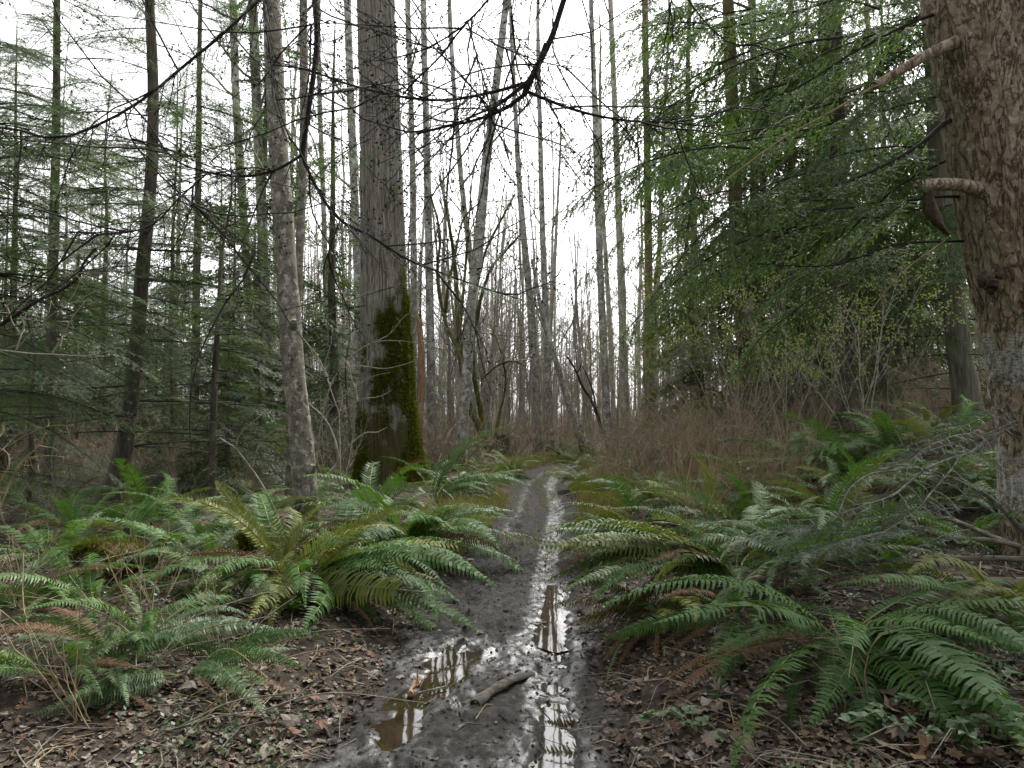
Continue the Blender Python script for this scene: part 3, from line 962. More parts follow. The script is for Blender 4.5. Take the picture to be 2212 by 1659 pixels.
def flaky_trunk():
    rng = np.random.default_rng(9)
    Y = 5.3
    pts = [(2105, -10), (2135, 200), (2165, 400), (2200, 600), (2232, 800), (2258, 1000), (2275, 1200)]
    p, r = trunk_path(pts, [205, 190, 186, 182, 172, 170, 185], Y, 17.)
    base = np.array([p[0][0], p[0][1], p[0][2] + .25])
    root = empty('flaky_barked_tree', base, 'thick leaning trunk with flaky brown bark and two snapped limbs, nearest tree', 'tree')
    P = resample(np.c_[p, r], 1800); P = np.vstack([P[:520], P[520::40]]); c = P[:, :3]; rr = P[:, 3]
    h = np.linalg.norm(c - c[0], axis=1); rr = rr * (1 + .25 * np.exp(-h / .4))
    sides = 300; th = np.linspace(0, math.pi * 2, sides, endpoint=False); tt, hh = np.meshgrid(th, h)
    q = tt / (2 * math.pi) * 52
    cell = vnoise(q * .9 + .9 * vnoise(q * .7, hh * 5, 15), hh * 11 + 1.2 * vnoise(q * .6, hh * 4, 14), 16)
    plate = np.floor(cell * 6) / 6
    R = rr[:, None] * (1 + .06 * vnoise(q * .13, hh * .8, 18)) + .030 * plate + .007 * vnoise(q * 2, hh * 22, 19) - .016 * sstep(.10, .0, abs(vnoise(q * .8 + .5 * vnoise(q * .4, hh * 4, 22), hh * 1.6, 21) + .25 * vnoise(q * 2.3, hh * 5, 23)))
    v = c[:, None, :] + R[..., None] * np.stack([np.cos(tt), np.sin(tt), 0 * tt], -1)
    n = len(c); i = np.arange(n - 1)[:, None] * sides; j = np.arange(sides)[None]; k = (j + 1) % sides
    f = np.stack([i + j, i + k, i + sides + k, i + sides + j], -1).reshape(-1, 4)
    t = NT('flaky_brown_bark')
    po = t.pos((1, 1, .7))
    wv = t.n("ShaderNodeTexNoise"); t.set(wv.inputs["Vector"], t.pos()); wv.inputs["Scale"].default_value = 9; wv.inputs["Detail"].default_value = 3
    vm = t.n("ShaderNodeVectorMath", operation='MULTIPLY_ADD'); t.t.links.new(wv.outputs["Color"], vm.inputs[0]); vm.inputs[1].default_value = (.07, .07, .07); t.t.links.new(t.pos((1, 1, .62)), vm.inputs[2])
    vc = t.n("ShaderNodeTexVoronoi", feature='F1'); t.t.links.new(vm.outputs[0], vc.inputs["Vector"]); vc.inputs["Scale"].default_value = 38
    sc = t.n("ShaderNodeSeparateColor"); t.t.links.new(vc.outputs["Color"], sc.inputs[0])
    n1 = t.noise(po, 45, 8, .72); n2 = t.noise(t.pos((1, 1, .5)), 6, 5, .6, .8); n3 = t.noise(t.pos((1, 1, .8)), 22, 6, .7)
    fis = t.math('ABSOLUTE', t.math('SUBTRACT', t.noise(t.pos((1, 1, .30)), 11, 5, .62, .7), .5))
    fis = t.ramp(fis, [(.0, 0.), (.035, 1.)])
    ff = t.math('ADD', t.math('MULTIPLY', sc.outputs[0], .14), t.math('ADD', t.math('MULTIPLY', n1, .62), t.math('MULTIPLY', n2, .45)))
    col = t.ramp(ff, [(.38, (.13, .095, .066)), (.54, (.27, .208, .15)), (.68, (.38, .315, .24)), (.88, (.54, .49, .42))])
    col = t.mix(fis, (.13, .082, .056), col)
    col = t.mix(t.ramp(n3, [(.60, 0.), (.67, .85)]), col, (.50, .49, .44))
    n2 = t.math('ADD', t.math('MULTIPLY', fis, .9), t.math('MULTIPLY', sc.outputs[0], .35))
    sx = t.n("ShaderNodeSeparateXYZ"); g = t.n("ShaderNodeNewGeometry"); t.t.links.new(g.outputs["Position"], sx.inputs[0])
    z = t.math('ADD', sx.outputs[2], t.math('MULTIPLY', t.math('SUBTRACT', t.noise(t.pos(), 3.2, 6, .7), .5), 1.3))
    def band(z0, z1):
        w = t.n("ShaderNodeMapRange", interpolation_type='SMOOTHSTEP'); t.set(w.inputs[0], z); w.inputs[1].default_value = z0 - .12; w.inputs[2].default_value = z0 + .05
        w2 = t.n("ShaderNodeMapRange", interpolation_type='SMOOTHSTEP'); t.set(w2.inputs[0], z); w2.inputs[1].default_value = z1 + .12; w2.inputs[2].default_value = z1 - .03
        return t.math('MULTIPLY', w.outputs[0], w2.outputs[0])
    zz = lambda vv: float(W(2200, vv, Y - .3)[2])
    b = t.math('MAXIMUM', band(zz(855), zz(750)), band(zz(1085), zz(975)))
    wf = t.ramp(t.math('ADD', t.math('MULTIPLY', b, .36), t.math('MULTIPLY', t.noise(t.pos(), 11, 8, .78), .85)), [(.70, 0.), (.77, 1.)])
    col = t.mix(wf, col, t.ramp(t.noise(t.pos((1, 1, 3)), 30, 5, .7), [(.35, (.10, .095, .08)), (.5, (.48, .47, .44)), (.8, (.62, .61, .58))]))
    bark = t.bsdf(col, .92, t.bump(t.math('ADD', t.math('MULTIPLY', n1, .7), n2), .9, .014), .2)
    mb = MB(); mb.add(v.reshape(-1, 3), f); trunk = centre(mb, base).build('trunk', [bark], root)
    M['flaky'] = bark

    def stub(pts, w0, w1, ys, seed, label):
        P = resample(np.array([W(u, vv, y) for (u, vv), y in zip(pts, ys)]), 40)
        mb = MB(); tube(mb, P, np.linspace(w0, w1, 40) * Y / FPX / 2 * (1 + .12 * np.exp(-np.linspace(0, 6, 40))), 18, 0, rough=.10, seed=seed, cap=False)
        # splintered end
        e = P[-1]; d = nrm(P[-1] - P[-4]); rad = w1 * Y / FPX / 2
        for s in range(26):
            o = nrm(np.cross(d, rng.normal(0, 1, 3))) * rad * rng.uniform(.1, .95)
            tube(mb, np.array([e - d * .03 + o, e + o * .9 + d * rng.uniform(-.01, .045)]), [.009, .003], 4, 1)
        o = centre(mb, base).build('snapped_limb', [bark, M['twig_tan']], root); o["label"] = label
        return o
    stub([(2075, 88), (2025, 108), (1960, 143), (1888, 186)], 25, 17, (5.2, 5.1, 5.0, 4.9), 4, 'long snapped limb stub with pale peeled top')
    short = stub([(2125, 412), (2075, 400), (2035, 398), (1985, 402)], 32, 20, (5.2, 5.05, 5.0, 4.95), 5, 'short snapped limb stub with a hanging strip of bark')
    # strip of bark hanging from the lower stub
    S = [(2008, 415, 9), (2012, 440, 16), (2018, 462, 19), (2028, 480, 15), (2040, 497, 7), (2047, 508, 2)]
    mb = MB(); V = []
    for a, (u, vv, w) in enumerate(S):
        for b_ in range(5):
            x = (b_ / 4 - .5) * 2
            V.append(W(u + x * w, vv + x * 3, 4.95) + np.array([0, .035 * abs(x) ** 2 - .02, 0]))
    V = np.array(V); F = [[5 * a + b_, 5 * a + b_ + 1, 5 * a + b_ + 6, 5 * a + b_ + 5] for a in range(len(S) - 1) for b_ in range(4)]
    V2 = V + np.array([0, .012, 0]); mb.add(V, F); mb.add(V2, [q[::-1] for q in F])
    centre(mb, base).build('bark_strip', [M['burl']], short)
    # burl
    mb = MB()
    for (u, vv, w) in ((2128, 600, 17), (2140, 612, 20), (2122, 612, 10), (2152, 598, 15), (2140, 628, 10)):
        cc = W(u, vv, 5.02); nn_ = 14
        a, b_ = np.meshgrid(np.linspace(0, 2 * math.pi, nn_, endpoint=False), np.linspace(.1, math.pi - .1, 10))
        R2 = .8 * w * 5 / FPX * (1 + .9 * vnoise(a * 1.5 + u, b_ * 2.3, 61) + .5 * vnoise(a * 4, b_ * 5, 62))
        vv_ = cc + R2[..., None] * np.stack([np.cos(a) * np.sin(b_), np.sin(a) * np.sin(b_), np.cos(b_)], -1)
        ii = np.arange(9)[:, None] * nn_; jj = np.arange(nn_)[None]; kk = (jj + 1) % nn_
        mb.add(vv_.reshape(-1, 3), np.stack([ii + jj, ii + kk, ii + nn_ + kk, ii + nn_ + jj], -1).reshape(-1, 4))
    o = centre(mb, base).build('burl', [M['burl']], trunk); o["label"] = "dark knobbly burl on the trunk's edge"

    def bough(paths, mat, fol, leaf, seed, name='bough', **kw):
        g = np.random.default_rng(seed)
        for pts, w0, w1, ys in paths:
            yy = np.interp(np.linspace(0, 1, len(pts)), np.linspace(0, 1, len(ys)), ys)
            P = np.array([W(u, vv, y) for (u, vv), y in zip(pts, yy)])
            mb = MB(); limb(mb, P, w0 * yy[0] / FPX / 2, max(.0012, w1 * yy[-1] / FPX / 2), g, fol=fol, n=40, **kw)
            centre(mb, base).build(name, [M[mat], M[leaf]], root, smooth=False)
    live = [([(2065, 255), (2035, 270), (1990, 310), (1905, 360), (1780, 408), (1640, 425), (1560, 470)], 11, 2, (5.35, 5.0, 4.6)),
            ([(2075, 425), (2030, 425), (1900, 442), (1780, 452), (1630, 445), (1500, 430)], 7, 2, (5.35, 5.0, 4.4)),
            ([(2110, 520), (1930, 530), (1800, 573), (1640, 570), (1480, 560)], 6, 2, (5.4, 5.1, 4.9)),
            ([(2055, 20), (1980, 45), (1850, 110), (1700, 200), (1540, 245), (1420, 260)], 8, 2, (5.35, 5.1, 4.8)),
            ([(2060, 200), (1900, 240), (1740, 280), (1560, 310), (1400, 330)], 7, 2, (5.4, 5.5, 5.6)),
            ([(2050, -60), (1900, -30), (1700, 30), (1560, 60), (1440, 60)], 8, 2, (5.4, 5.2, 5.0)),
            ([(2080, 330), (1960, 390), (1800, 520), (1700, 560), (1560, 600)], 6, 2, (5.4, 6.0))]
    bough(live, 'twig_dark', 'lace', 'cedar_leaf', 5, lat=.60, sp=.07, droop=.35, hang=.15, bare=.15, t0=.22)
    bough([([(1895, 183), (1780, 250), (1690, 300), (1560, 395), (1500, 440)], 5, 2, (4.9, 4.5)),
           ([(2040, 520), (1960, 580), (1890, 660), (1850, 760)], 4, 1, (5.0, 4.7))], 'twig_tan', None, 'cedar_leaf', 6, name='dead_branch', lat=.25, sp=.12, bare=.3)

    def q(*a): return [(1620 + .2676 * x, 918 + .2676 * y) for x, y in a]
    bough([(q((2240, 880), (2140, 790), (2000, 640), (1850, 530), (1700, 460), (1550, 400), (1300, 345), (1150, 370), (980, 395), (880, 450), (800, 520), (760, 600), (720, 700), (660, 780)), 11, 2, (5.1, 4.2)),
           (q((2150, 0), (1900, 130), (1800, 215), (1600, 280), (1400, 370), (1280, 470), (1150, 570), (950, 640), (800, 695), (600, 745), (400, 770), (250, 765)), 8, 2, (5.1, 4.1)),
           (q((2140, -30), (1940, 60), (1700, 130), (1500, 190), (1300, 260), (1100, 330)), 5, 1.5, (5.1, 4.6)),
           (q((1710, 240), (1600, 390), (1450, 560), (1380, 650), (1200, 790), (1050, 880)), 5, 1.5, (4.8, 4.2)),
           (q((2180, -250), (1950, -100), (1700, 20), (1450, 110), (1250, 180)), 4, 1.2, (5.2, 4.9)),
           (q((2190, -120), (2000, -60), (1800, 60), (1640, 90), (1400, 200), (1250, 330)), 4, 1.2, (5.2, 4.5))],
          'lichen_twig', None, 'grey_fir', 8, name='dead_branch', lat=.30, sp=.045, bare=.12)
    # low living sprays, blue grey from above
    for (x, y, az, s, yy) in ((1380, 760, 170, .55, 4.5), (1250, 830, 190, .5, 4.4), (1000, 900, 175, .55, 4.3), (820, 880, 200, .5, 4.2), (620, 880, 165, .5, 4.2), (420, 800, 190, .45, 4.3), (1560, 680, 160, .5, 4.6), (780, 760, 185, .4, 4.3), (300, 860, 180, .4, 4.3), (1500, 850, 205, .45, 4.4)):
        inst('bough', BOUGH['greyfir'][int(rng.integers(3))], root, W(*q((x + 280, y - 10))[0], yy) - base, (RAD(rng.normal(0, 12)), RAD(6), RAD(az)), s)
    for (u, vv, az, s, yy) in ((1990, 60, 190, 1.0, 4.9), (1950, 200, 200, 1.1, 5.3), (1830, 330, 185, .9, 4.8), (1760, 90, 175, 1.1, 5.2), (1640, 190, 170, .9, 5.0), (1560, 330, 180, .9, 4.8), (1700, 380, 200, .9, 4.6), (1840, 480, 185, .9, 5.0),
                               (1660, 500, 180, .9, 4.8), (1560, 120, 175, .9, 5.0), (1930, 330, 200, 1.0, 5.6), (1750, 230, 165, 1.0, 5.8), (1640, 40, 185, 1.0, 5.4), (1840, 30, 200, 1.1, 5.8), (1880, 560, 190, .8, 5.5), (1780, 620, 175, .8, 5.8), (1500, 230, 180, .8, 5.6), (1480, 330, 185, .8, 5.8), (1520, 420, 175, .8, 5.4), (1580, 470, 190, .8, 5.9), (1460, 60, 180, .8, 5.9), (1700, 300, 195, .9, 6.2), (1800, 200, 180, 1., 6.4), (1900, 120, 185, 1., 6.4), (1600, 260, 170, .9, 6.3), (1740, 440, 185, .9, 6.2), (1640, 560, 190, .8, 6.0), (1930, 460, 190, .9, 5.9), (1560, 30, 180, .9, 6.2), (1990, 250, 195, .9, 6.0)):
        inst('bough', BOUGH['cedar'][int(rng.integers(5))], root, W(u + 60, vv - 10, yy if u < 1880 else max(yy, 5.45)) - base, (RAD(rng.normal(0, 14)), RAD(rng.uniform(4, 22)), RAD(az + rng.normal(0, 12))), s)


flaky_trunk()

# ------------------------------------------------------------------ tree out of frame whose limbs hang over the path
def overhanging_tree():
    rng = np.random.default_rng(21)
    b = onground(2.6, .4)
    root = empty('overhanging_tree', b, 'dark bare limbs hanging down across the sky at the top, with a few needle sprays', 'tree')
    t = np.linspace(0, 1, 8)[:, None]
    c = b + t * np.array([.1, .1, 17.]); rr = np.linspace(.24, .04, 8)
    mb, cc, r2 = trunk_mesh(c, rr, 16, 40, .06, 2); centre(mb, b).build('trunk', [M['conifer']], root)

    def lim(pts, w0, w1, ys, pre=(), **kw):
        yy = np.interp(np.linspace(0, 1, len(pts)), np.linspace(0, 1, len(ys)), ys)
        P = [np.array(x, float) for x in pre] + [W(u, v, y) for (u, v), y in zip(pts, yy)]
        mb = MB(); kw.setdefault('fol', None); limb(mb, np.array(P), w0 * 1.15 * yy[0] / FPX / 2, max(.003, w1 * 1.3 * yy[-1] / FPX / 2), rng, n=60, **kw)
        Q = resample(np.array(P[len(pre):]), 40); lv = Leaves()
        for k in range(5 if kw['fol'] is None else 1):
            i = int(rng.integers(4, 39)); t_ = nrm(Q[i] - Q[i - 1])
            tips = twig_tree(mb, Q[i], t_ * .8 + rng.normal(0, .6, 3) - UP * .25, rng.uniform(.5, 1.1), .0055, rng, 2, -.05, .75, 0, (4, 7), .16, 4, .05)
            for e in tips:
                for q in range(2):
                    dd = rng.normal(0, 1, 3); lv.add((e + rng.normal(0, .02, 3))[None], dd[None], np.cross(dd, rng.normal(0, 1, 3))[None], np.array([.022]), np.array([.005]))
        lv.flush(mb, 0, kite=True)
        return centre(mb, b).build('limb', [M['twig_dark'], M['fir']], root, smooth=False)
    A = dict(lat=.55, sp=0.050, bare=.12, hang=.6, t0=.4)
    lim([(760, -300), (640, -70), (560, 0), (480, 75), (400, 140), (335, 195), (270, 240), (200, 275), (110, 300), (60, 285), (0, 275), (-80, 270)], 11, 4, (3.9, 3.7), [(2.55, .5, 6.2), (1.2, 2.2, 5.6)], **A)
    lim([(270, 240), (280, 290), (330, 360), (390, 420), (470, 480), (560, 550)], 4, 1.5, (3.75, 3.6), lat=.42, sp=0.055, bare=.12)
    lim([(690, -330), (672, -90), (678, -10), (685, 80), (672, 200), (652, 335)], 11, 9, (3.8, 3.8), [(2.5, .55, 6.8), (.9, 2.2, 6.2)], lat=.4, sp=0.077, bare=.12, t0=.6)
    lim([(652, 335), (600, 365), (530, 381), (450, 372), (395, 355), (330, 300)], 6, 2, (3.8, 3.7), lat=.4, sp=0.055, bare=.12)
    lim([(450, 372), (385, 430), (330, 485), (250, 505), (150, 500)], 4, 1.5, (3.75, 3.7), lat=.6, sp=0.055, bare=.12)
    lim([(652, 335), (682, 402), (735, 475), (800, 510), (880, 560), (960, 592)], 7, 3.5, (3.8, 3.8), lat=.6, sp=0.055, bare=.12)
    lim([(735, 475), (715, 530), (700, 580), (702, 640)], 3, 1, (3.8, 3.8), lat=.2, sp=.07, fol='fine', bare=.3)
    lim([(960, 592), (1010, 610), (1060, 627), (1130, 648)], 3.5, 1, (3.8, 3.75), lat=.17, sp=.03, fol='fine', hang=.1)
    lim([(1330, -330), (1250, -70), (1222, -10), (1192, 80), (1140, 185), (1132, 205)], 16, 10, (3.5, 3.5), [(2.5, .5, 5.4), (1.3, 2.0, 4.9)], lat=.42, sp=0.110, bare=.12, t0=.6, rough=.12)
    lim([(1180, 95), (1150, 165), (1105, 205), (1060, 240), (1040, 270)], 10, 5, (3.48, 3.45), lat=.42, sp=0.055, bare=.12, rough=.1)
    lim([(1132, 205), (1090, 235), (1040, 255), (960, 275), (900, 290)], 8, 2.5, (3.5, 3.5), lat=.6, sp=0.039, bare=.12)
    lim([(1150, 175), (1060, 200), (960, 216), (880, 211), (800, 195), (740, 178), (660, 150), (590, 140)], 7, 2.5, (3.5, 3.6), lat=.6, sp=0.050, bare=.12)
    lim([(1132, 195), (1180, 215), (1250, 240), (1350, 260), (1450, 265), (1540, 275)], 7, 2, (3.5, 3.6), lat=.4, sp=0.050, bare=.12)
    lim([(1230, -300), (1090, -50), (1050, 5), (990, 70), (945, 130), (905, 165), (870, 205)], 8, 3, (3.4, 3.5), [(2.5, .5, 5.8), (.6, 2.1, 5.3)], lat=.6, sp=0.050, bare=.12, t0=.5)
    lim([(1005, 60), (1080, 100), (1160, 130), (1240, 150)], 4, 1.5, (3.42, 3.5), lat=.6, sp=0.044, bare=.12)
    lim([(960, 110), (880, 90), (790, 60), (700, 50), (640, 60)], 3.5, 1.5, (3.45, 3.6), lat=.6, sp=0.044, bare=.12)
    lim([(1010, 45), (1030, 120), (1052, 200), (1068, 270), (1100, 330)], 4, 1.2, (3.42, 3.45), lat=.42, sp=0.044, bare=.12)
    lim([(1180, -330), (1125, -60), (1105, 40), (1130, 110), (1165, 170), (1200, 250)], 3.5, 1.2, (3.3, 3.4), [(2.5, .5, 5.6), (1.2, 1.9, 5.0)], lat=.42, sp=0.050, bare=.12, t0=.5)
    lim([(560, -330), (562, -60), (575, 60), (590, 170), (600, 230), (630, 310)], 4, 1.5, (3.7, 3.7), [(2.5, .5, 6.6), (.2, 2.4, 6.1)], lat=.42, sp=0.050, bare=.12, t0=.5)
    lim([(1400, -330), (1440, -70), (1490, 5), (1530, 55), (1575, 92), (1640, 100), (1720, 130)], 7, 2, (3.8, 4.2), [(2.6, .6, 5.8), (2.0, 2.2, 5.3)], lat=.4, sp=0.044, bare=.12, t0=.5)
    for (u, v, az, s, y) in ((800, 300, 200, .35, 3.9), (820, 330, 250, .3, 4.0), (770, 310, 150, .3, 4.0), (1060, 265, 250, .25, 3.5), (1090, 320, 300, .22, 3.5), (1180, 275, 280, .25, 3.6), (1300, 280, 20, .3, 3.7), (1240, 300, 250, .25, 3.7), (900, 330, 260, .28, 3.9), (930, 370, 230, .25, 3.9), (850, 620, 180, .4, 4.4), (790, 660, 200, .4, 4.4), (700, 650, 210, .4, 4.2), (590, 590, 190, .4, 4.2)):
        inst('spray', BOUGH['sparse'][int(rng.integers(4))] if v > 500 else BOUGH['fir'][int(rng.integers(5))], root, W(u, v, y) - b, (RAD(rng.normal(0, 20)), RAD(rng.uniform(10, 35)), RAD(az)), s)

    put_boughs(root, cc, 'fir', 44, 6.5, 16, lambda f: 3.4 - 2.4 * f, 88, None, (2, 16))  # high boughs added overhead to keep skylight off the foreground


overhanging_tree()

# ------------------------------------------------------------------ left side trees
conifer('fir_tree', 'dark slender fir with a swept base, left of the mottled grey trunk', [(322, -20), (330, 150), (330, 300), (320, 460), (310, 560), (300, 700), (290, 800), (275, 930), (258, 1020), (240, 1095)], [20, 22, 24, 26, 28, 30, 32, 36, 42, 60], 10.6, 'conifer', 13.5,
        [('sparse', 32, .9, 4.2, 2.6, 2.4, None), ('fir', 24, 2.6, 5.5, 2.2, 2.0, [(150, 400)]), ('fir', 44, 4.6, 10, 2.2, 1.4, None)], seed=1, flare=.2)
conifer('fir_tree', 'thin straight dark sapling with level dead twigs, between the slender fir and mottled trunk', [(478, 560), (474, 640), (468, 740), (462, 850), (460, 1000), (459, 1140)], [7, 9, 12, 14, 16, 18], 10.0, 'conifer', 5.6,
        [('sparse', 36, .6, 3.2, 1.7, 1.5, None), ('fir', 22, 2.4, 5.4, 1.3, .5, None)], seed=2, flare=.2)
far_conifers = [
    ('hemlock_tree', 'dark bushy hemlock standing at the far left edge', -40, 8.2, 13, .10, [('fir', 40, 1.6, 5, 2.1, 2.1, None), ('sparse', 14, .7, 2, 1.6, 1.8, None), ('fir', 42, 4.2, 10, 2.2, 1.2, None)]),
    ('hemlock_tree', 'shaggy hemlock behind the slender fir, its boughs filling the upper left', 110, 12.5, 17, .10, [('fir', 32, 1.8, 7, 2.8, 2.4, None), ('fir', 58, 5.5, 12.5, 2.4, .8, None), ('sparse', 9, .8, 2.4, 1.8, 2.2, None)]),
    ('hemlock_tree', 'green hemlock between the slender fir and the mottled grey trunk, rising out of view', 420, 15.5, 17, .10, [('fir', 52, 2.6, 9, 2.4, 2.3, None), ('fir', 38, 8, 16, 2.2, .8, None), ('sparse', 9, 1, 3, 1.6, 2, None)]),
    ('hemlock_tree', 'hemlock half hidden behind the mottled grey trunk', 560, 18, 16, .11, [('firfar', 96, 1.8, 15, 2.7, .8, None)]),
    ('hemlock_tree', 'hemlock showing between the mottled grey trunk and the huge mossy trunk', 716, 19, 12, .15, [('firfar', 64, 1.2, 12, 2.2, .5, None)]),
    ('hemlock_tree', 'dusky hemlock deep in the shade, beyond the leftmost boughs', 20, 19, 12, .11, [('firfar', 70, 1.2, 12, 2.8, .6, None)]),
    ('hemlock_tree', 'dusky hemlock in the gap just left of the slender fir', 220, 22, 12, .11, [('firfar', 66, 1.2, 12, 2.6, .6, None)]),
    ('hemlock_tree', 'dusky hemlock in the gap just right of the slender fir', 370, 24, 13, .11, [('firfar', 60, 1.2, 13, 2.4, .6, None)]),
    ('hemlock_tree', 'low young hemlock under the dark firs at the left edge', 60, 10.5, 3.6, .05, [('fir', 30, .35, 3.5, 1.3, .3, None)]),
    ('hemlock_tree', 'low young hemlock with flat sprays beside the thin dark sapling', 380, 12.5, 4.2, .05, [('fir', 34, .35, 4.1, 1.4, .3, None)]),
    ('hemlock_tree', 'low young hemlock at the foot of the mottled grey trunk', 560, 13, 3.4, .045, [('fir', 28, .4, 3.3, 1.2, .3, None)]),
    ('hemlock_tree', 'small green hemlock beside the left flank of the huge mossy trunk', 752, 16.5, 4.0, .045, [('fir', 26, .6, 4.0, 1.1, .3, None)]),
    ('hemlock_tree', 'young feathery hemlock just right of the huge mossy trunk', 905, 24, 8, .08, [('firfar', 44, 1.5, 8, 1.6, .4, None)]),
]
for i, (nm, lb, u, Y, H, rb, sets) in enumerate(far_conifers):
    standing(nm, lb, u, Y, H, rb, (0, 0), 'conifer', sets, seed=40 + i)


def alder_knots(c, rr, mb, rng, zs):
    for z in zs:
        j = int(np.argmin(abs(c[:, 2] - z))); d = np.array([rng.uniform(.3, 1), -.8, 0]); d = nrm(d)
        P = np.array([c[j] + d * rr[j] * .5, c[j] + d * rr[j] * 1.15 + UP * .03, c[j] + d * rr[j] * 1.35 + UP * .09])
        tube(mb, P, [rr[j] * .5, rr[j] * .34, rr[j] * .2], 10, 0, rough=.2, seed=int(z * 10))


bare_tree('mottled_tree', 'mottled grey and brown trunk with pale blotches, standing left of the huge mossy trunk', [(585, -20), (592, 120), (600, 300), (612, 470), (618, 560), (626, 680), (634, 800), (645, 900), (655, 1000), (664, 1110), (668, 1175)], [38, 39, 40, 44, 42, 48, 48, 49, 51, 54, 60], 8.6, 'alder_near', 17, 8, seed=3, sides=28, rough=.05,
          extra=lambda mb, c, rr, rng: alder_knots(c, rr, mb, rng, [W(620, 480, 8.6)[2], W(620, 700, 8.6)[2], W(660, 1040, 8.6)[2], W(600, 350, 8.6)[2]]), lz=(.72, 1), flare=.12)
bare_tree('alder_tree', 'thin dark stem close behind the mottled grey trunk', [(655, -20), (656, 300), (650, 480), (640, 700), (630, 900), (627, 1092)], [17, 18, 18, 18, 19, 21], 11.6, 'alder_near', 16, 8, seed=4)
LT = [
    ('alder_tree', 'grey alder stem farthest left of the stems behind the mottled trunk', [(503, -20), (512, 250), (525, 450), (540, 700), (552, 1000)], [16, 17, 18, 19, 20], 20, 'alder'),
    ('alder_tree', 'grey alder stem touching the left side of the mottled trunk', [(545, -20), (556, 250), (568, 520), (576, 760), (585, 1010)], [20, 21, 22, 22, 24], 18, 'alder'),
    ('alder_tree', 'pale alder stem against the left edge of the huge mossy trunk', [(750, -20), (757, 200), (767, 450), (774, 650), (778, 1000)], [16, 17, 18, 19, 20], 22, 'alder'),
    ('alder_tree', 'pale blotched alder midway between the mottled and the huge mossy trunk', [(690, 200), (700, 480), (705, 700), (710, 1000)], [10, 11, 12, 13], 26, 'alder'),
    ('alder_tree', 'first grey stem right of the huge mossy trunk, partly hidden by it', [(880, -20), (890, 300), (894, 600), (893, 960)], [12, 13, 15, 16], 22, 'alder'),
    ('alder_tree', 'straight grey alder just behind the rusty snag', [(914, -20), (920, 250), (926, 500), (930, 750), (934, 965)], [13, 15, 17, 18, 20], 20.5, 'alder'),
    ('alder_tree', 'pale slender alder curving right, behind the leaning alder', [(970, -20), (985, 250), (1003, 450), (1017, 560), (1030, 680), (1043, 800), (1054, 900), (1062, 985)], [9, 11, 12, 13, 14, 15, 16, 18], 24, 'alder'),
    ('alder_tree', 'leaning grey alder with green moss at its foot, right of the rusty snag', [(1097, -20), (1072, 180), (1050, 360), (1032, 560), (1019, 650), (1009, 800), (999, 920), (992, 1035)], [15, 17, 19, 20, 22, 23, 24, 27], 17, 'alder'),
    ('alder_tree', 'alder with a broken shoulder knot, at the left of the path bend', [(1104, 60), (1112, 220), (1122, 400), (1134, 540), (1145, 650), (1152, 740), (1159, 850), (1165, 992)], [8, 10, 12, 15, 16, 21, 18, 20], 23.2, 'alder'),
    ('alder_tree', 'alder beside the path bend, second of the pair there, darker bark', [(1162, 60), (1167, 300), (1172, 500), (1178, 650), (1184, 800), (1189, 985)], [9, 11, 13, 15, 16, 18], 24.2, 'alder'),
    ('alder_tree', 'tall alder right of the path with moss tufts at its foot', [(1276, -20), (1283, 180), (1290, 400), (1297, 600), (1304, 750), (1310, 880), (1317, 988)], [10, 12, 14, 15, 17, 18, 20], 24, 'alder'),
    ('alder_tree', 'clean pale alder right of the path, standing straight without moss', [(1318, -20), (1330, 280), (1338, 500), (1344, 680), (1348, 850), (1351, 992)], [11, 13, 15, 17, 18, 20], 24.3, 'alder_far'),
    ('alder_tree', 'thin pale alder showing between the two alders right of the path', [(1296, 200), (1305, 500), (1317, 700), (1326, 940)], [7, 9, 11, 12], 33, 'alder_far'),
    ('alder_tree', 'pale alder just right of the brown cedar trunk', [(1432, 300), (1424, 550), (1416, 720), (1410, 935)], [8, 10, 12, 13], 33, 'alder_far'),
]
for i, (nm, lb, pts, w, Y, bk) in enumerate(LT):
    bare_tree(nm, lb, pts, w, Y, bk, 22 + (i % 3) * 1.5, 12, seed=20 + i, lz=(.34, 1.0), length=(1.2, 3.0))

# broken shoulder on the alder at the bend and its fork partner, and the leaning, mossy ones
bare_tree('alder_tree', 'thin pale stem forking up right behind the darker alder at the bend', [(1212, 285), (1204, 450), (1196, 600), (1188, 720), (1186, 860), (1190, 985)], [4, 6, 8, 9, 10, 11], 24.8, 'alder_far', None, 5, seed=60, lz=(.5, 1), length=(.6, 1.8))
bare_tree('leaning_tree', 'leaning alder with a moss covered foot, right of the path bend', [(1150, 560), (1172, 680), (1190, 745), (1207, 800), (1226, 860), (1250, 925), (1263, 960), (1276, 992)], [7, 10, 12, 13, 15, 18, 24, 32], 23, 'alder', None, 7, seed=61, lz=(.5, 1), length=(1, 2.4), flare=.5)
traced('leaning_sapling', 'curved dark stem with a broken hooked tip, leaning left of the mossy footed alder', 'tree', [([(1306, 965), (1298, 925), (1290, 895), (1275, 862), (1258, 835), (1247, 808), (1238, 790), (1226, 772)], 9, 4), ([(1247, 806), (1252, 797), (1256, 786)], 3, 2), ([(1290, 895), (1282, 850), (1270, 815), (1258, 790)], 5, 2)], 23.6, 'twig_dark', spur=4)


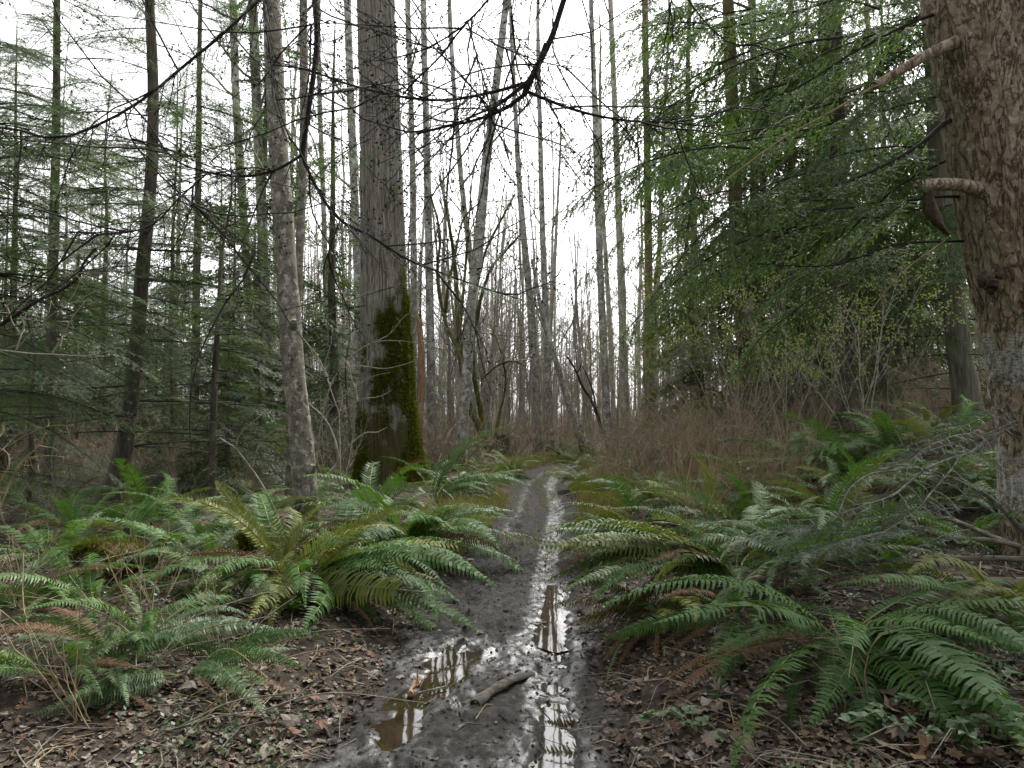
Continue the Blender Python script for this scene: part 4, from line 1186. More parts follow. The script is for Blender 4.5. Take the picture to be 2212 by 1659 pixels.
def maple():
    rng = np.random.default_rng(77)
    b = G(1045, 985)
    Y = float(b[1])
    root = empty('mossy_maple', b, 'many stemmed maple with moss coated limbs fanning out behind the leaning alder', 'tree')
    L = [([(1062, 992), (1050, 960), (1034, 915), (1012, 880), (1000, 800), (990, 700), (985, 600), (970, 480), (950, 380)], 17, 5),
         ([(1050, 960), (1040, 900), (1024, 800), (1024, 700), (1032, 610), (1050, 540), (1080, 480), (1112, 420)], 13, 4),
         ([(1034, 915), (1010, 860), (990, 760), (960, 690), (945, 600), (950, 500), (930, 420)], 11, 4),
         ([(1024, 720), (1040, 640), (1056, 590), (1090, 545), (1125, 505)], 9, 3),
         ([(990, 740), (1000, 640), (1008, 540), (1015, 450), (1020, 380)], 9, 3),
         ([(960, 690), (968, 620), (985, 540), (1003, 470), (1045, 430)], 8, 3),
         ([(1062, 992), (1078, 900), (1092, 830), (1082, 760), (1060, 700)], 9, 3),
         ([(1040, 820), (1075, 790), (1110, 780), (1135, 790)], 5, 2)]
    tw = MB()
    for pts, w0, w1 in L:
        P = resample(np.array([W(u, v, Y + rng.uniform(-.6, .6)) for u, v in pts]), 40); mb = MB()
        tube(mb, P, np.linspace(w0, w1, 40) * Y / FPX / 2, 9, 0, rough=.25, seed=int(w0))
        centre(mb, b).build('stem', [M['mossy_bark']], root)
        for k in range(10):
            j = int(rng.integers(12, 39)); twig_tree(tw, P[j], rng.normal(0, 1, 3) + UP * .5 + (P[j] - P[j - 2]) * 6, rng.uniform(1.0, 2.6), .018, rng, 2, .1, .8, 0, (3, 6), .2)
    centre(tw, b).build('twigs', [M['twig_grey']], root)


maple()


def stump(label, u, v, wpx, hpx, mat, seed, jag=.2, name='stump', top=.8):
    b = G(u, v); Y = b[1]; r = wpx * Y / FPX / 2; h = hpx * Y / FPX
    rng = np.random.default_rng(seed); th = np.linspace(0, 2 * math.pi, 36, endpoint=False)
    root = empty(name, b, label, 'stump')
    zs = np.concatenate([[-.15], np.linspace(0, 1, 14) * h]); V = []
    topz = h * (1 - jag * np.abs(vnoise(th * 1.6 + seed, th * 0 + 2, seed)) * 2.4)
    for z in zs:
        R = r * (top + (1.25 - top) * math.exp(-max(0, z) / (h * .3 + .01))) * (1 + .16 * vnoise(th * 2.2, th * 0 + z * 1.3, seed) + .10 * vnoise(th * 6, th * 0 + z * .8, seed + 1))
        V.append(np.stack([R * np.cos(th), R * np.sin(th), np.minimum(z, topz)], 1))
    V.append(np.stack([r * top * .6 * np.cos(th), r * top * .6 * np.sin(th), topz * .86], 1)); V.append(np.stack([r * .1 * np.cos(th), r * .1 * np.sin(th), topz * .8], 1))
    n = len(V); V = np.vstack(V); i = np.arange(n - 1)[:, None] * 36; j = np.arange(36)[None]; k = (j + 1) % 36
    mb = MB(); mb.add(V, np.stack([i + j, i + k, i + 36 + k, i + 36 + j], -1).reshape(-1, 4))
    trunk = mb.build('trunk', [M[mat]], root)
    lv = Leaves()
    for s in range(500):
        a = rng.uniform(0, 6.28); z = h * rng.beta(2.5, 1.2); o = np.array([math.cos(a), math.sin(a), 0])
        if fbm(a * 1.2, z * 3, seed + 5, 2) < .05: continue
        for w in range(3):
            dd = o * .7 + rng.normal(0, .6, 3)
            lv.add((o * r * (top + .05) + UP * min(z, h * .98) + rng.normal(0, .015, 3))[None], dd[None], np.cross(dd, rng.normal(0, 1, 3))[None], np.array([.06]), np.array([.010]))
    mb = MB(); lv.flush(mb, 0, kite=True); mb.build('moss', [M['moss']], trunk, smooth=False)


stump('tall mossy cut stump left of the path bend', 1085, 986, 34, 52, 'stump', 5)
stump('rotten red brown stump spike among the ferns, left of the path', 533, 1222, 27, 68, 'rotten', 8, .3, top=.62)


def snag():
    p, r = trunk_path([(905, 690), (909, 760), (911, 850), (908, 900), (905, 980)], [9, 13, 14, 14, 12], 20, None)
    b = np.array([p[0][0], p[0][1], p[0][2] + .25])
    root = empty('dead_snag', b, 'rust coloured barkless dead snag with a broken tip, right of the huge mossy trunk', 'snag')
    mb, c, rr = trunk_mesh(p, r, 14, 40, .10, 3, .1)
    rng = np.random.default_rng(1)
    for k in range(5):
        o = rng.normal(0, .03, 3); tube(mb, np.array([c[-1] + o - UP * .1, c[-1] + o + UP * rng.uniform(.05, .25) + np.array([-.04, 0, 0])]), [.04, .006], 5)
    centre(mb, b).build('trunk', [M['snag']], root)


snag()

# ------------------------------------------------------------------ right side trees
conifer('cedar_tree', 'tall brown cedar trunk, bare below, right of the clean pale alder', [(1393, -20), (1397, 250), (1400, 500), (1402, 700), (1404, 850), (1406, 945)], [13, 15, 17, 19, 21, 28], 26, 'cedar', 24, [('cedar', 20, 8.5, 14, 1.9, 2.2, [(-120, 60)]), ('firfar', 40, 12, 24, 2.6, .8, None)], seed=71)
conifer('hemlock_tree', 'conifer with a yellow lichened trunk among the dark boughs on the right', [(1572, -20), (1582, 250), (1592, 500), (1603, 680), (1613, 820), (1622, 960)], [24, 28, 30, 33, 35, 42], 15, 'lichen_trunk', 21, [('cedar', 46, 3.6, 11, 2.6, 3.0, None), ('fir', 46, 10, 21, 2.8, .8, None), ('dimfar', 14, 1.2, 3.4, 1.8, 2.2, None)], seed=72)
conifer('cedar_tree', 'broad dark shaded trunk half hidden by drooping sprays, right of the yellow lichened trunk', [(1790, 300), (1797, 600), (1801, 760), (1805, 950)], [50, 56, 60, 80], 16, 'conifer', 20, [('dimfar', 60, 1.8, 9, 2.6, 3.0, None), ('fir', 40, 8, 20, 3.0, 1, None)], seed=73)
conifer('fir_tree', 'grey green furrowed conifer trunk just left of the flaky barked tree', [(2025, 300), (2040, 500), (2058, 640), (2074, 770), (2088, 860), (2098, 960)], [38, 42, 45, 48, 52, 60], 11.2, 'grey_trunk', 18, [('sparse', 34, 1.4, 5, 1.8, 2.4, None), ('cedar', 40, 4.0, 9, 2.2, 2.6, None), ('fir', 36, 8.5, 18, 2.4, .8, None)], seed=74)
bare_tree('alder_tree', 'white based alder with a mossy side, leaning in front of the broad dark trunk', [(1652, 430), (1662, 530), (1680, 640), (1708, 790), (1728, 890), (1742, 955)], [13, 15, 17, 18, 20, 25], 15.5, 'alder', 14, 7, seed=75)
bare_tree('alder_tree', 'grey leaning alder behind the edge of the flaky barked tree', [(2085, 330), (2112, 480), (2130, 620), (2146, 760), (2158, 960)], [22, 24, 25, 26, 28], 12.4, 'alder_near', 14, 6, seed=76)
for i, (lb, pts, w, Y) in enumerate([
        ('thin white alder leaning in the gap left of the grey green trunk', [(1925, 640), (1945, 740), (1962, 830), (1978, 900), (1986, 950)], [8, 10, 11, 12, 13], 19),
        ('thin pale alder close behind the leaning white one', [(1990, 700), (1988, 820), (1985, 945)], [9, 10, 11], 22),
        ('pale alder in the clearing nearest the broad dark trunk', [(1832, 640), (1838, 760), (1846, 860), (1850, 950)], [10, 11, 12, 14], 21),
        ('short visible pale alder midway across the right hand clearing', [(1893, 650), (1898, 800), (1902, 945)], [9, 10, 12], 21.5)]):
    bare_tree('alder_tree', lb, pts, w, Y, 'alder_far', 17, 8, seed=80 + i)
right_conifers = [
    ('yew_tree', 'yellow green bushy young conifer right of the brown cedar trunk', 1500, 14.5, 6.6, .08, [('young', 96, .5, 7.6, 1.9, .5, None)]),
    ('hemlock_tree', 'low bluish young hemlock under the yellow lichened trunk', 1690, 13.5, 3.6, .05, [('dimfar', 34, .6, 3.5, 1.5, .3, None), ('fir', 10, 1.0, 3.0, 1.3, .6, None)]),
    ('hemlock_tree', 'low young hemlock with flat sprays in front of the clearing on the right', 1905, 12.0, 3.8, .05, [('dimfar', 30, .9, 3.7, 1.6, .4, None), ('fir', 14, 1.2, 3.4, 1.4, .6, None)]),
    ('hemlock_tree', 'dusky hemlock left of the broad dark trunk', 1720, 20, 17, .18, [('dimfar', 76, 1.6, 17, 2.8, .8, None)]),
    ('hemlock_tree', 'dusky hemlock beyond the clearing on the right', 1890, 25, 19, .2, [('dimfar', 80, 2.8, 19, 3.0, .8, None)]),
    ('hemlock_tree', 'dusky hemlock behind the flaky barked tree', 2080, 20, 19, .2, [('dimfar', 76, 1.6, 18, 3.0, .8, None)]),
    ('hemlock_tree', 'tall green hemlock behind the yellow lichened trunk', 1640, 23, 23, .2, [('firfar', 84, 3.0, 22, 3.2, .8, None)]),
    ('hemlock_tree', 'tall hemlock with boughs coloured light green for backlight on its left, nearest the bright sky on the right', 1500, 28, 24, .2, [('firfar', 80, 4.0, 24, 3.0, .8, None), ('young', 18, 9, 20, 2.4, 1.8, [(90, 270)])]),  # yellow green boughs paint the backlight on the left side
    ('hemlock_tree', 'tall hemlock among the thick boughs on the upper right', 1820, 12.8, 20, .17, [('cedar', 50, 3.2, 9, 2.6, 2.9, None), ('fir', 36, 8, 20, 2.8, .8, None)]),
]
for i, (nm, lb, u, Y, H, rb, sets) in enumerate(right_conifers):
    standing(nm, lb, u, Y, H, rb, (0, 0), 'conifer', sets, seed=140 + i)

# ------------------------------------------------------------------ the far wood: individual bare trees and conifers, then the mass beyond
def far_tree_meshes(seed, H, r, bark, twig):
    rng = np.random.default_rng(seed)
    t = np.linspace(0, 1, 9)[:, None]
    p = t * np.array([rng.normal(0, .04) * H, rng.normal(0, .04) * H, H]) + np.cumsum(rng.normal(0, .12, (9, 3)), 0) * np.array([1, 1, 0])
    p[0] = (0, 0, -.3)
    mb, c, rr = trunk_mesh(p, r * (1 - .85 * t[:, 0]), 8, 30, .06, seed)
    a = mb.mesh('trunk', [M[bark]])
    mb = MB(); crown_limbs(mb, c, rr, rng, 16, H * .28, H, (1.6, 4.0), 2, kids=(4, 7))
    return a, mb.mesh('branches', [M[twig]], smooth=False)


FT = [far_tree_meshes(900 + i, 17 + 1.5 * i, .13 + .02 * (i % 3), 'alder_far', 'twig_grey') for i in range(7)]
rng = np.random.default_rng(5)
cnt = 0; spots = []
while cnt < 75:
    Y = 26 + 50 * rng.random() ** .8
    u = rng.uniform(480, 2270) if rng.random() < .85 else rng.uniform(-60, 480); x = (u - 1106) / FPX * Y
    l, r = path_edges(np.array([Y]))
    if 1195 < u < 1275 and Y < 45: continue
    if any((x - a) ** 2 + (Y - b) ** 2 < 1.6 for a, b in spots): continue
    spots.append((x, Y)); ms = FT[int(rng.integers(len(FT)))]
    o = empty('alder_tree', onground(x, Y), 'thin pale bare tree among the many in the far wood', 'tree', 'thin bare trees of the far wood', rng.uniform(0, 6.28), rng.uniform(.75, 1.15))
    inst('trunk', ms[0], o); inst('branches', ms[1], o); cnt += 1
SP = []
for i in range(5):
    g = np.random.default_rng(960 + i); H = 8 + 1.4 * i; t = np.linspace(0, 1, 8)[:, None]
    p = t * np.array([g.normal(0, .07) * H, g.normal(0, .07) * H, H]) + np.cumsum(g.normal(0, .08, (8, 3)), 0) * np.array([1, 1, 0]); p[0] = (0, 0, -.3)
    mb, c, rr = trunk_mesh(p, .06 * (1 - .85 * t[:, 0]), 7, 24, .06, i); a = mb.mesh('trunk', [M['twig_grey']])
    mb = MB(); crown_limbs(mb, c, rr, g, 20, H * .14, H, (1.0, 2.8), 2, kids=(5, 9), thick=.4)
    SP.append((a, mb.mesh('branches', [M['twig_grey']], smooth=False)))
cnt = 0
while cnt < 260:
    Y = 21 + 40 * rng.random(); u = rng.uniform(560, 1700) if rng.random() < .75 else rng.uniform(-50, 2260); x = (u - 1106) / FPX * Y; l, r = path_edges(np.array([Y]))
    if max(l[0] - x, x - r[0]) < .9 or (1180 < u < 1250 and Y < 40): continue
    ms = SP[int(rng.integers(5))]
    o = empty('sapling', onground(x, Y), 'thin twiggy bare sapling, one of many under the pale far trees', 'tree', 'twiggy bare saplings of the far wood', rng.uniform(0, 6.28), rng.uniform(.7, 1.2))
    inst('trunk', ms[0], o); inst('branches', ms[1], o); cnt += 1
CF = []
for i in range(3):
    g = np.random.default_rng(70 + i); H = 18 + 2 * i; t = np.linspace(0, 1, 5)[:, None]
    mb, c, rr = trunk_mesh(np.c_[0 * t, 0 * t, H * t - .2], .14 * (1 - .9 * t[:, 0]), 8, 12, .04, i); CF.append((mb.mesh('trunk', [M['conifer']]), H))
for k in range(30):
    for tries in range(50):
        side = k % 2; Y = rng.uniform(24, 52); u = rng.uniform(-150, 760) if side == 0 else rng.uniform(1560, 2350)
        x = (u - 1106) / FPX * Y
        if not any((x - a) ** 2 + (Y - b) ** 2 < 5 for a, b in spots): break
    spots.append((x, Y)); me, H = CF[k % 3]
    o = empty('hemlock_tree', onground(x, Y), 'dusky conifer in the back of the wood, one of many alike', 'tree', 'dusky conifers at the back of the wood', rng.uniform(0, 6.28), rng.uniform(.45, .75) if side == 0 else rng.uniform(.7, 1.1))
    inst('trunk', me, o)
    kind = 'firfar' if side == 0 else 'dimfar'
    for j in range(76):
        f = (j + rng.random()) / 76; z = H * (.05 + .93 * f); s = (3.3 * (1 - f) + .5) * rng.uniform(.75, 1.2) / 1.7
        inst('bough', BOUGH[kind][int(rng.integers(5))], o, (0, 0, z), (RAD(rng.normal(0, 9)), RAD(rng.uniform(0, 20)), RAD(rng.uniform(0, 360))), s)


g = np.random.default_rng(91)
for k in range(26):
    side = k % 2; Y = g.uniform(12.5, 24); u = g.uniform(-90, 560) if side == 0 else g.uniform(1640, 2300); x = (u - 1106) / FPX * Y; H = g.uniform(3.5, 9)
    o = empty('hemlock_tree', onground(x, Y), 'shaded young conifer in the undergrowth, one of many alike', 'tree', 'shaded young conifers in the undergrowth')
    me, H0 = CF[k % 3]; inst('trunk', me, o, (0, 0, 0), (0, 0, 0), (.4, .4, H / H0))
    for j in range(44):
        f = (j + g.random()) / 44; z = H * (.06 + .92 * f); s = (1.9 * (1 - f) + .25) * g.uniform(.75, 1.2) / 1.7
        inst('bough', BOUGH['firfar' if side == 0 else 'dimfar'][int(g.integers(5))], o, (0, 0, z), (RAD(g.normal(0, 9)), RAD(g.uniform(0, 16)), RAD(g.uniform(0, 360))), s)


def far_woods():
    """the wood that closes the view, too far and dense to tell trees apart"""
    rng = np.random.default_rng(12); mb = MB()
    for k in range(800):
        Y = rng.uniform(66, 150); x = rng.uniform(-1.0, 1.0) * Y * .85
        b = onground(x, Y); H = rng.uniform(10, 22)
        d = np.array([rng.normal(0, .05), rng.normal(0, .05), 1.])
        tube(mb, np.array([b - UP * .3, b + d * H * .5, b + d * H]), [.10, .07, .02], 5, 0, cap=False)
        for j in range(11):
            z = rng.uniform(.2, 1); p = b + d * H * z
            e = nrm(np.array([rng.normal(), rng.normal(), .8])) * rng.uniform(1.2, 3.5)
            m = p + e * .5 + rng.normal(0, .15, 3)
            tube(mb, np.array([p, m, p + e]), [.05, .035, .012], 3, 1, cap=False)
            for q in range(5):
                s0 = p + e * rng.uniform(.2, 1); tube(mb, np.array([s0, s0 + rng.normal(0, .6, 3) + UP * .4]), [.022, .008], 3, 1, cap=False)
    tag(mb.build('far_woods', [M['alder_far'], M['twig_grey']], smooth=False), 'grey mass of bare trees closing the view far down the path', 'woodland', None, 'stuff')


far_woods()

# conifers added behind and beside the viewpoint to shade the foreground
for k, (x, y, H) in enumerate([(-4.5, -2.5, 17), (-1.2, -6, 19), (4.8, -3.5, 18), (7.5, .5, 17), (-8, 1.5, 17), (1.8, -9, 20), (-6, -8, 20), (8, -9, 20), (-11, -4, 18), (12, -3, 18), (-3, -13, 20), (5, -14, 20), (-13, -12, 20), (13, -12, 20), (-6.2, .4, 16), (-2.4, -3.5, 17), (2.6, -4.5, 18)]):
    o = empty('hemlock_tree', onground(x, y), 'dark conifer added behind the viewpoint to shade the foreground', 'tree', 'dark conifers added behind the viewpoint for shade')
    inst('trunk', CF[k % 3][0], o)
    for j in range(60):
        f = (j + rng.random()) / 60; z = 1.8 + (H - 2) * f; s = (3.2 * (1 - f) + .5) * rng.uniform(.75, 1.2) / 1.7
        inst('bough', BOUGH['fir' if y > -.5 else 'firfar'][int(rng.integers(5))], o, (0, 0, z), (RAD(rng.normal(0, 9)), RAD(rng.uniform(0, 20)), RAD(rng.uniform(0, 360))), s)

# ------------------------------------------------------------------ ferns, one by one
# label, (u, v), fronds, length, azimuth ranges (deg, 0 = right, 90 = away, 270 = towards us), elevation range, materials, dead
FERNS = [
    ('large dark green fern sprawling towards us in the lower right corner, rusty fronds under it', (1815, 1400), 34, 1.12, [(165, 380), (225, 320)], (12, 46), ('fern', 'fern'), 9),
    ('long fronded bright fern on the right bank, sweeping down left over the path edge', (1590, 1262), 30, 1.2, [(150, 245), (170, 230)], (22, 50), ('fern_yellow', 'fern', 'fern_sheen'), 6),
    ('silvery topped fern behind the sprawling one, arching to both sides', (1745, 1245), 18, 1.0, [(150, 400)], (25, 62), ('fern_sheen', 'fern'), 3),
    ('soft green fern overhanging the right edge of the path at its narrow part', (1400, 1190), 22, 1.05, [(130, 270)], (20, 62), ('fern_yellow', 'fern_sheen', 'fern'), 2),
    ('fern with upright olive fronds between the path and the bluish low boughs', (1530, 1150), 18, .9, None, (38, 80), ('fern_yellow', 'fern'), 4),
    ('dark fern under the bluish low boughs of the flaky barked tree', (1890, 1225), 16, .7, None, (25, 66), ('fern',), 2),
    ('fern at the right edge between the pale fallen logs', (2085, 1190), 14, .65, None, (20, 60), ('fern', 'fern_sheen'), 1),
    ('yellowish fern growing at the foot of the flaky barked tree', (2110, 1095), 16, .8, None, (25, 66), ('fern_yellow', 'fern_sheen'), 2),
    ('fern at the left foot of the flaky barked tree, under its dead branches', (2000, 1080), 16, .85, None, (22, 60), ('fern_sheen', 'fern'), 2),
    ('grey green fern on the mound, nearest the pale fallen stick', (1835, 1022), 18, .95, None, (25, 66), ('fern_sheen', 'fern'), 1),
    ('grey green fern on the mound, left of the pale fallen stick', (1735, 1030), 20, 1.0, None, (22, 66), ('fern_sheen',), 3),
    ('fern below the mound ferns, right of the red brown brush', (1660, 1075), 16, .85, None, (22, 66), ('fern_sheen', 'fern'), 2),
    ('fern behind the dead lichened branches at right', (1930, 1000), 14, .9, None, (22, 66), ('fern_sheen', 'fern'), 1),
    ('small fern low in the leaf litter below the pale logs, at the right margin', (2160, 1330), 14, .75, [(140, 300)], (15, 50), ('fern', 'fern_yellow'), 2),
    ('dark fern in the shade left of the sprawling corner fern', (1600, 1350), 14, .75, [(160, 340)], (12, 45), ('fern',), 5),
    ('withered looking pale fern drooping onto the mud at the right path edge', (1440, 1345), 10, .75, [(180, 280)], (12, 40), ('fern_yellow', 'fern_dead', 'fern_sheen'), 5),
    ('ragged fern right behind the long fronded one', (1640, 1200), 15, .85, None, (30, 75), ('fern', 'fern_sheen', 'fern_yellow'), 2),
    ('big fern left of the path with long fronds sweeping down to the puddle', (655, 1275), 36, 1.25, [(185, 385), (260, 360)], (14, 52), ('fern', 'fern', 'fern_yellow'), 2),
    ('upright fronded fern between the rotten red stump and the mottled trunk', (610, 1245), 14, 1.0, [(20, 175)], (50, 84), ('fern_yellow', 'fern'), 1),
    ('broad dense fern spilling towards the path below the huge mossy trunk', (868, 1192), 38, 1.2, [(160, 392)], (18, 62), ('fern', 'fern', 'fern_sheen'), 2),
    ('tall fern at the foot of the huge mossy trunk, fronds standing up', (800, 1128), 16, 1.15, None, (48, 84), ('fern', 'fern_sheen'), 1),
    ('tall spreading fern right of the huge mossy trunk, silvery fronds reaching over the verge', (935, 1095), 24, 1.35, [(-40, 180), (-30, 60)], (35, 82), ('fern_sheen', 'fern'), 1),
    ('dark fern tucked under the tall spreading fern, beside the verge', (960, 1165), 18, .85, [(180, 400)], (20, 60), ('fern',), 2),
    ('fern to the left of the broad dense fern, under the mottled trunk', (745, 1215), 16, .9, [(90, 300)], (25, 66), ('fern', 'fern_sheen'), 1),
    ('fern with silvery fronds laid flat left of the rotten red stump', (445, 1235), 16, .95, [(100, 300)], (18, 55), ('fern_sheen', 'fern'), 1),
    ('broad fern with overlapping dark fronds below the rotten red stump', (520, 1300), 18, .8, [(150, 330)], (20, 60), ('fern', 'fern_sheen'), 2),
    ('pale fern beside the heap of rusty dead fronds at far left', (200, 1320), 18, .68, None, (20, 66), ('fern_sheen', 'fern'), 3),
    ('fern at the left margin above the dark hollow', (40, 1330), 16, .65, None, (18, 60), ('fern_sheen', 'fern'), 3),
    ('fern lying in the tangle of thin canes on the left', (310, 1400), 15, .62, None, (18, 62), ('fern_sheen', 'fern'), 2),
    ('fern hanging over the dark hollow in the lower left corner', (130, 1480), 16, .66, [(170, 400)], (12, 50), ('fern', 'fern_sheen'), 2),
    ('thin fern reaching over the leaf litter, left of the puddle', (400, 1480), 10, .55, [(-40, 40), (190, 260)], (12, 42), ('fern_sheen', 'fern'), 1),
    ('fern with a few bleached fronds among the left hand canes', (250, 1440), 12, .6, None, (20, 60), ('fern_sheen', 'fern_sheen', 'fern_dead'), 2),
    ('fern left of the mossy log end', (110, 1235), 16, .85, None, (20, 62), ('fern_sheen', 'fern'), 1),
    ('fern right of the mossy log end', (300, 1235), 16, .85, None, (18, 60), ('fern', 'fern_sheen'), 1),
    ('fern in the shade under the swept base of the slender fir', (160, 1165), 18, .9, None, (25, 70), ('fern',), 1),
    ('fern just right of the swept base of the slender fir', (330, 1150), 18, .9, None, (25, 70), ('fern',), 1),
    ('fern at the foot of the thin dark sapling', (430, 1165), 16, .85, None, (22, 66), ('fern', 'fern_sheen'), 1),
    ('small fern between the sapling and the mottled trunk', (560, 1135), 14, .8, None, (22, 66), ('fern', 'fern_yellow'), 1),
    ('low yellow green fern at the bend of the path, under the leaning mossy footed alder', (1255, 1010), 16, .9, None, (20, 62), ('fern_yellow', 'fern'), 1),
    ('drooping green fern on the right verge just before the bend', (1262, 1052), 20, .95, [(120, 280)], (20, 60), ('fern_yellow', 'fern'), 0),
    ('dark green fern at the foot of the pair of alders by the bend', (1215, 992), 14, .9, None, (22, 62), ('fern',), 0),
    ('light green fern on the right verge between brush and path', (1330, 1085), 18, .9, None, (25, 70), ('fern_yellow', 'fern'), 1),
    ('fern on the right verge in front of the red brown brush', (1420, 1105), 16, .85, None, (25, 72), ('fern_yellow', 'fern_sheen', 'fern'), 1),
    ('tangled fern on the left verge before the bend, above the grass', (1055, 1042), 18, .85, None, (22, 66), ('fern_yellow', 'fern'), 1),
    ('fern on the left verge at the narrowing of the path', (1105, 1022), 16, .85, None, (20, 62), ('fern', 'fern_yellow'), 0),
    ('fern below the leaning grey alder', (985, 1062), 16, .9, None, (25, 70), ('fern_sheen', 'fern_yellow'), 1),
]
for i, (lb, (u, v), n, L, az, el, mats, dead) in enumerate(FERNS):
    fern(lb, G(u, v), n, L, az, el, mats, i, None, 'fern', dead)
rng = np.random.default_rng(31); k = 0; tries = 0
while k < 40 and tries < 6000:
    tries += 1
    Y = rng.uniform(6.2, 20); u = rng.uniform(-40, 2230); x = (u - 1106) / FPX * Y; l, r = path_edges(np.array([Y]))
    d = max(l[0] - x, x - r[0])
    if d < .75 or (d > 3.6 and rng.random() < .5): continue
    fern('small fern clump, one of many scattered through the undergrowth', onground(x, Y), 12, rng.uniform(.6, .85), None, (20, 70), ('fern_yellow', 'fern', 'fern_sheen'), 300 + k, 'small ferns scattered in the undergrowth', 'fern', 0); k += 1

rng = np.random.default_rng(32); k = 0
while k < 20:
    Y = rng.uniform(4.6, 9); u = rng.uniform(1270, 2240); x = (u - 1106) / FPX * Y; l, r = path_edges(np.array([Y]))
    if x - r[0] < .5 or (u > 1820 and Y < 5.9): continue
    fern('green fern of the dense growth on the right bank, one of many alike', onground(x, Y), 15, rng.uniform(.6, .9), None, (18, 72), ('fern_yellow', 'fern', 'fern', 'fern_sheen'), 500 + k, 'ferns crowding the right bank', 'fern', 1); k += 1

# ------------------------------------------------------------------ brush and shrubs
k = 0; rng = np.random.default_rng(77)
while k < 120:
    Y = 10 + 36 * rng.random() ** 1.1; u = rng.uniform(-40, 2230); x = (u - 1106) / FPX * Y; l, r = path_edges(np.array([Y]))
    d = max(l[0] - x, x - r[0])
    if d < .7 or (Y < 15 and u < 1250) or (Y < 12.5 and u > 1650): continue
    shrub('bare_shrub', 'tangle of bare red brown stems, one of many in the brush', onground(x, Y), 'red', rng.uniform(.8, 1.35), 1000 + k, 'shrub', 'red brown bare shrubs of the brush'); k += 1
for i, (u, v, kind, s, lb) in enumerate([
        (1440, 1010, 'red', 1.15, 'dense red brown brush nearest the two alders right of the path'),
        (1500, 1030, 'red', 1.1, 'dense red brown brush behind the upright olive fern'),
        (1570, 1010, 'red', 1.15, 'dense red brown brush in front of the yellow green young conifer'),
        (1390, 1045, 'red', .9, 'low red brown brush at the verge right of the path'),
        (1620, 1040, 'red', .9, 'low red brown brush left of the mound ferns'),
        (1480, 1085, 'tan', .9, 'tan stalks standing above the right verge ferns'),
        (1560, 1080, 'tan', .8, 'tan stalks between the red brush and the mound ferns'),
        (1640, 1120, 'tan', .6, 'sparse tan canes leaning over the right hand ferns'),
        (1410, 985, 'bud', 1.0, 'tall budding shrub with yellow green buds, beside the clean pale alder'),
        (1490, 975, 'bud', 1.1, 'tall budding shrub in front of the yellow green young conifer'),
        (1600, 980, 'bud', 1.0, 'tall budding shrub under the yellow lichened trunk'),
        (1700, 985, 'bud', .9, 'budding shrub left of the broad dark trunk'),
        (1860, 975, 'bud', .8, 'budding shrub in the clearing on the right'),
        (1105, 985, 'grey', .9, 'bushy grey twigs rising from behind the mossy cut stump'),
        (950, 1000, 'grey', .9, 'bare grey shrub at the foot of the rusty snag'),
        (720, 1080, 'grey', .8, 'bare grey shrub between mottled trunk and huge mossy trunk'),
        (100, 1120, 'grey', .8, 'bare grey shrub at the left under the dark firs'),
        (540, 1080, 'red', .9, 'red brown brush behind the mottled trunk'),
        (380, 1085, 'red', .9, 'red brown brush right of the slender fir'),
        (60, 1310, 'tan', .6, 'thin tan canes standing at the left margin'),
        (330, 1370, 'tan', .55, 'thin tan canes across the left hand ferns'),
        (470, 1400, 'tan', .45, 'low dry canes over the leaf litter left of the path'),
        (180, 1560, 'tan', .5, 'bare thin canes in the lower left corner')]):
    shrub('budding_shrub' if kind == 'bud' else 'bare_shrub', lb, G(u, v), kind, s, 2000 + i)
rng = np.random.default_rng(78)
for k in range(60):
    Y = rng.uniform(20, 46); u = rng.uniform(300, 1900); x = (u - 1106) / FPX * Y; l, r = path_edges(np.array([Y]))
    if max(l[0] - x, x - r[0]) < .8: continue
    shrub('bare_shrub', 'tall grey bare shrub, one of many under the far trees', onground(x, Y), 'grey', rng.uniform(.9, 1.9), 3000 + k, 'shrub', 'tall grey bare shrubs under the far trees')




def brush():
    """the low thicket that fills the wood floor, too tangled to count"""
    rng = np.random.default_rng(64); mb = MB(); n = 0
    while n < 20000:
        Y = 11 + 52 * rng.random() ** 1.25; u = rng.uniform(-80, 2290); x = (u - 1106) / FPX * Y; l, r = path_edges(np.array([Y])); d = max(l[0] - x, x - r[0])
        if d < .7 or (Y < 15 and u < 900) or (Y < 13 and u > 1600) or (Y < 16 and 900 < u < 1200): continue
        if vnoise(np.array([x * .5]), np.array([Y * .5]), 33)[0] < -.2: continue
        b = onground(x, Y); H = rng.uniform(.4, 1.5) if rng.random() < .85 else rng.uniform(1.6, 2.8); a = rng.uniform(0, 6.28); q = rng.uniform(.2, 1.9); th = rng.uniform(.5, 1.9)
        d = np.array([math.cos(a) * q, math.sin(a) * q, 1.]); d = nrm(d); e = b + d * H + UP * rng.uniform(-.45, .05) + rng.normal(0, .1, 3); m = b + d * H * .55 + UP * .16 + rng.normal(0, .08, 3)
        c = 0 if rng.random() < .3 else 1 + int(rng.integers(2))
        tube(mb, np.array([b - UP * .03, m, e]), [.006 * th, .0045 * th, .002], 3, c, cap=False)
        for k in range(4):
            s0 = m + (e - m) * rng.random(); f = s0 + rng.normal(0, .24, 3) + UP * .06; tube(mb, np.array([s0, f]), [.003, .0015], 3, c, cap=False)
        n += 1
    tag(mb.build('brush', [M['twig_red'], M['twig_grey'], M['twig_tan']], smooth=False), 'knee high tangle of bare red brown stems filling the floor of the wood', 'brush', None, 'stuff')


brush()


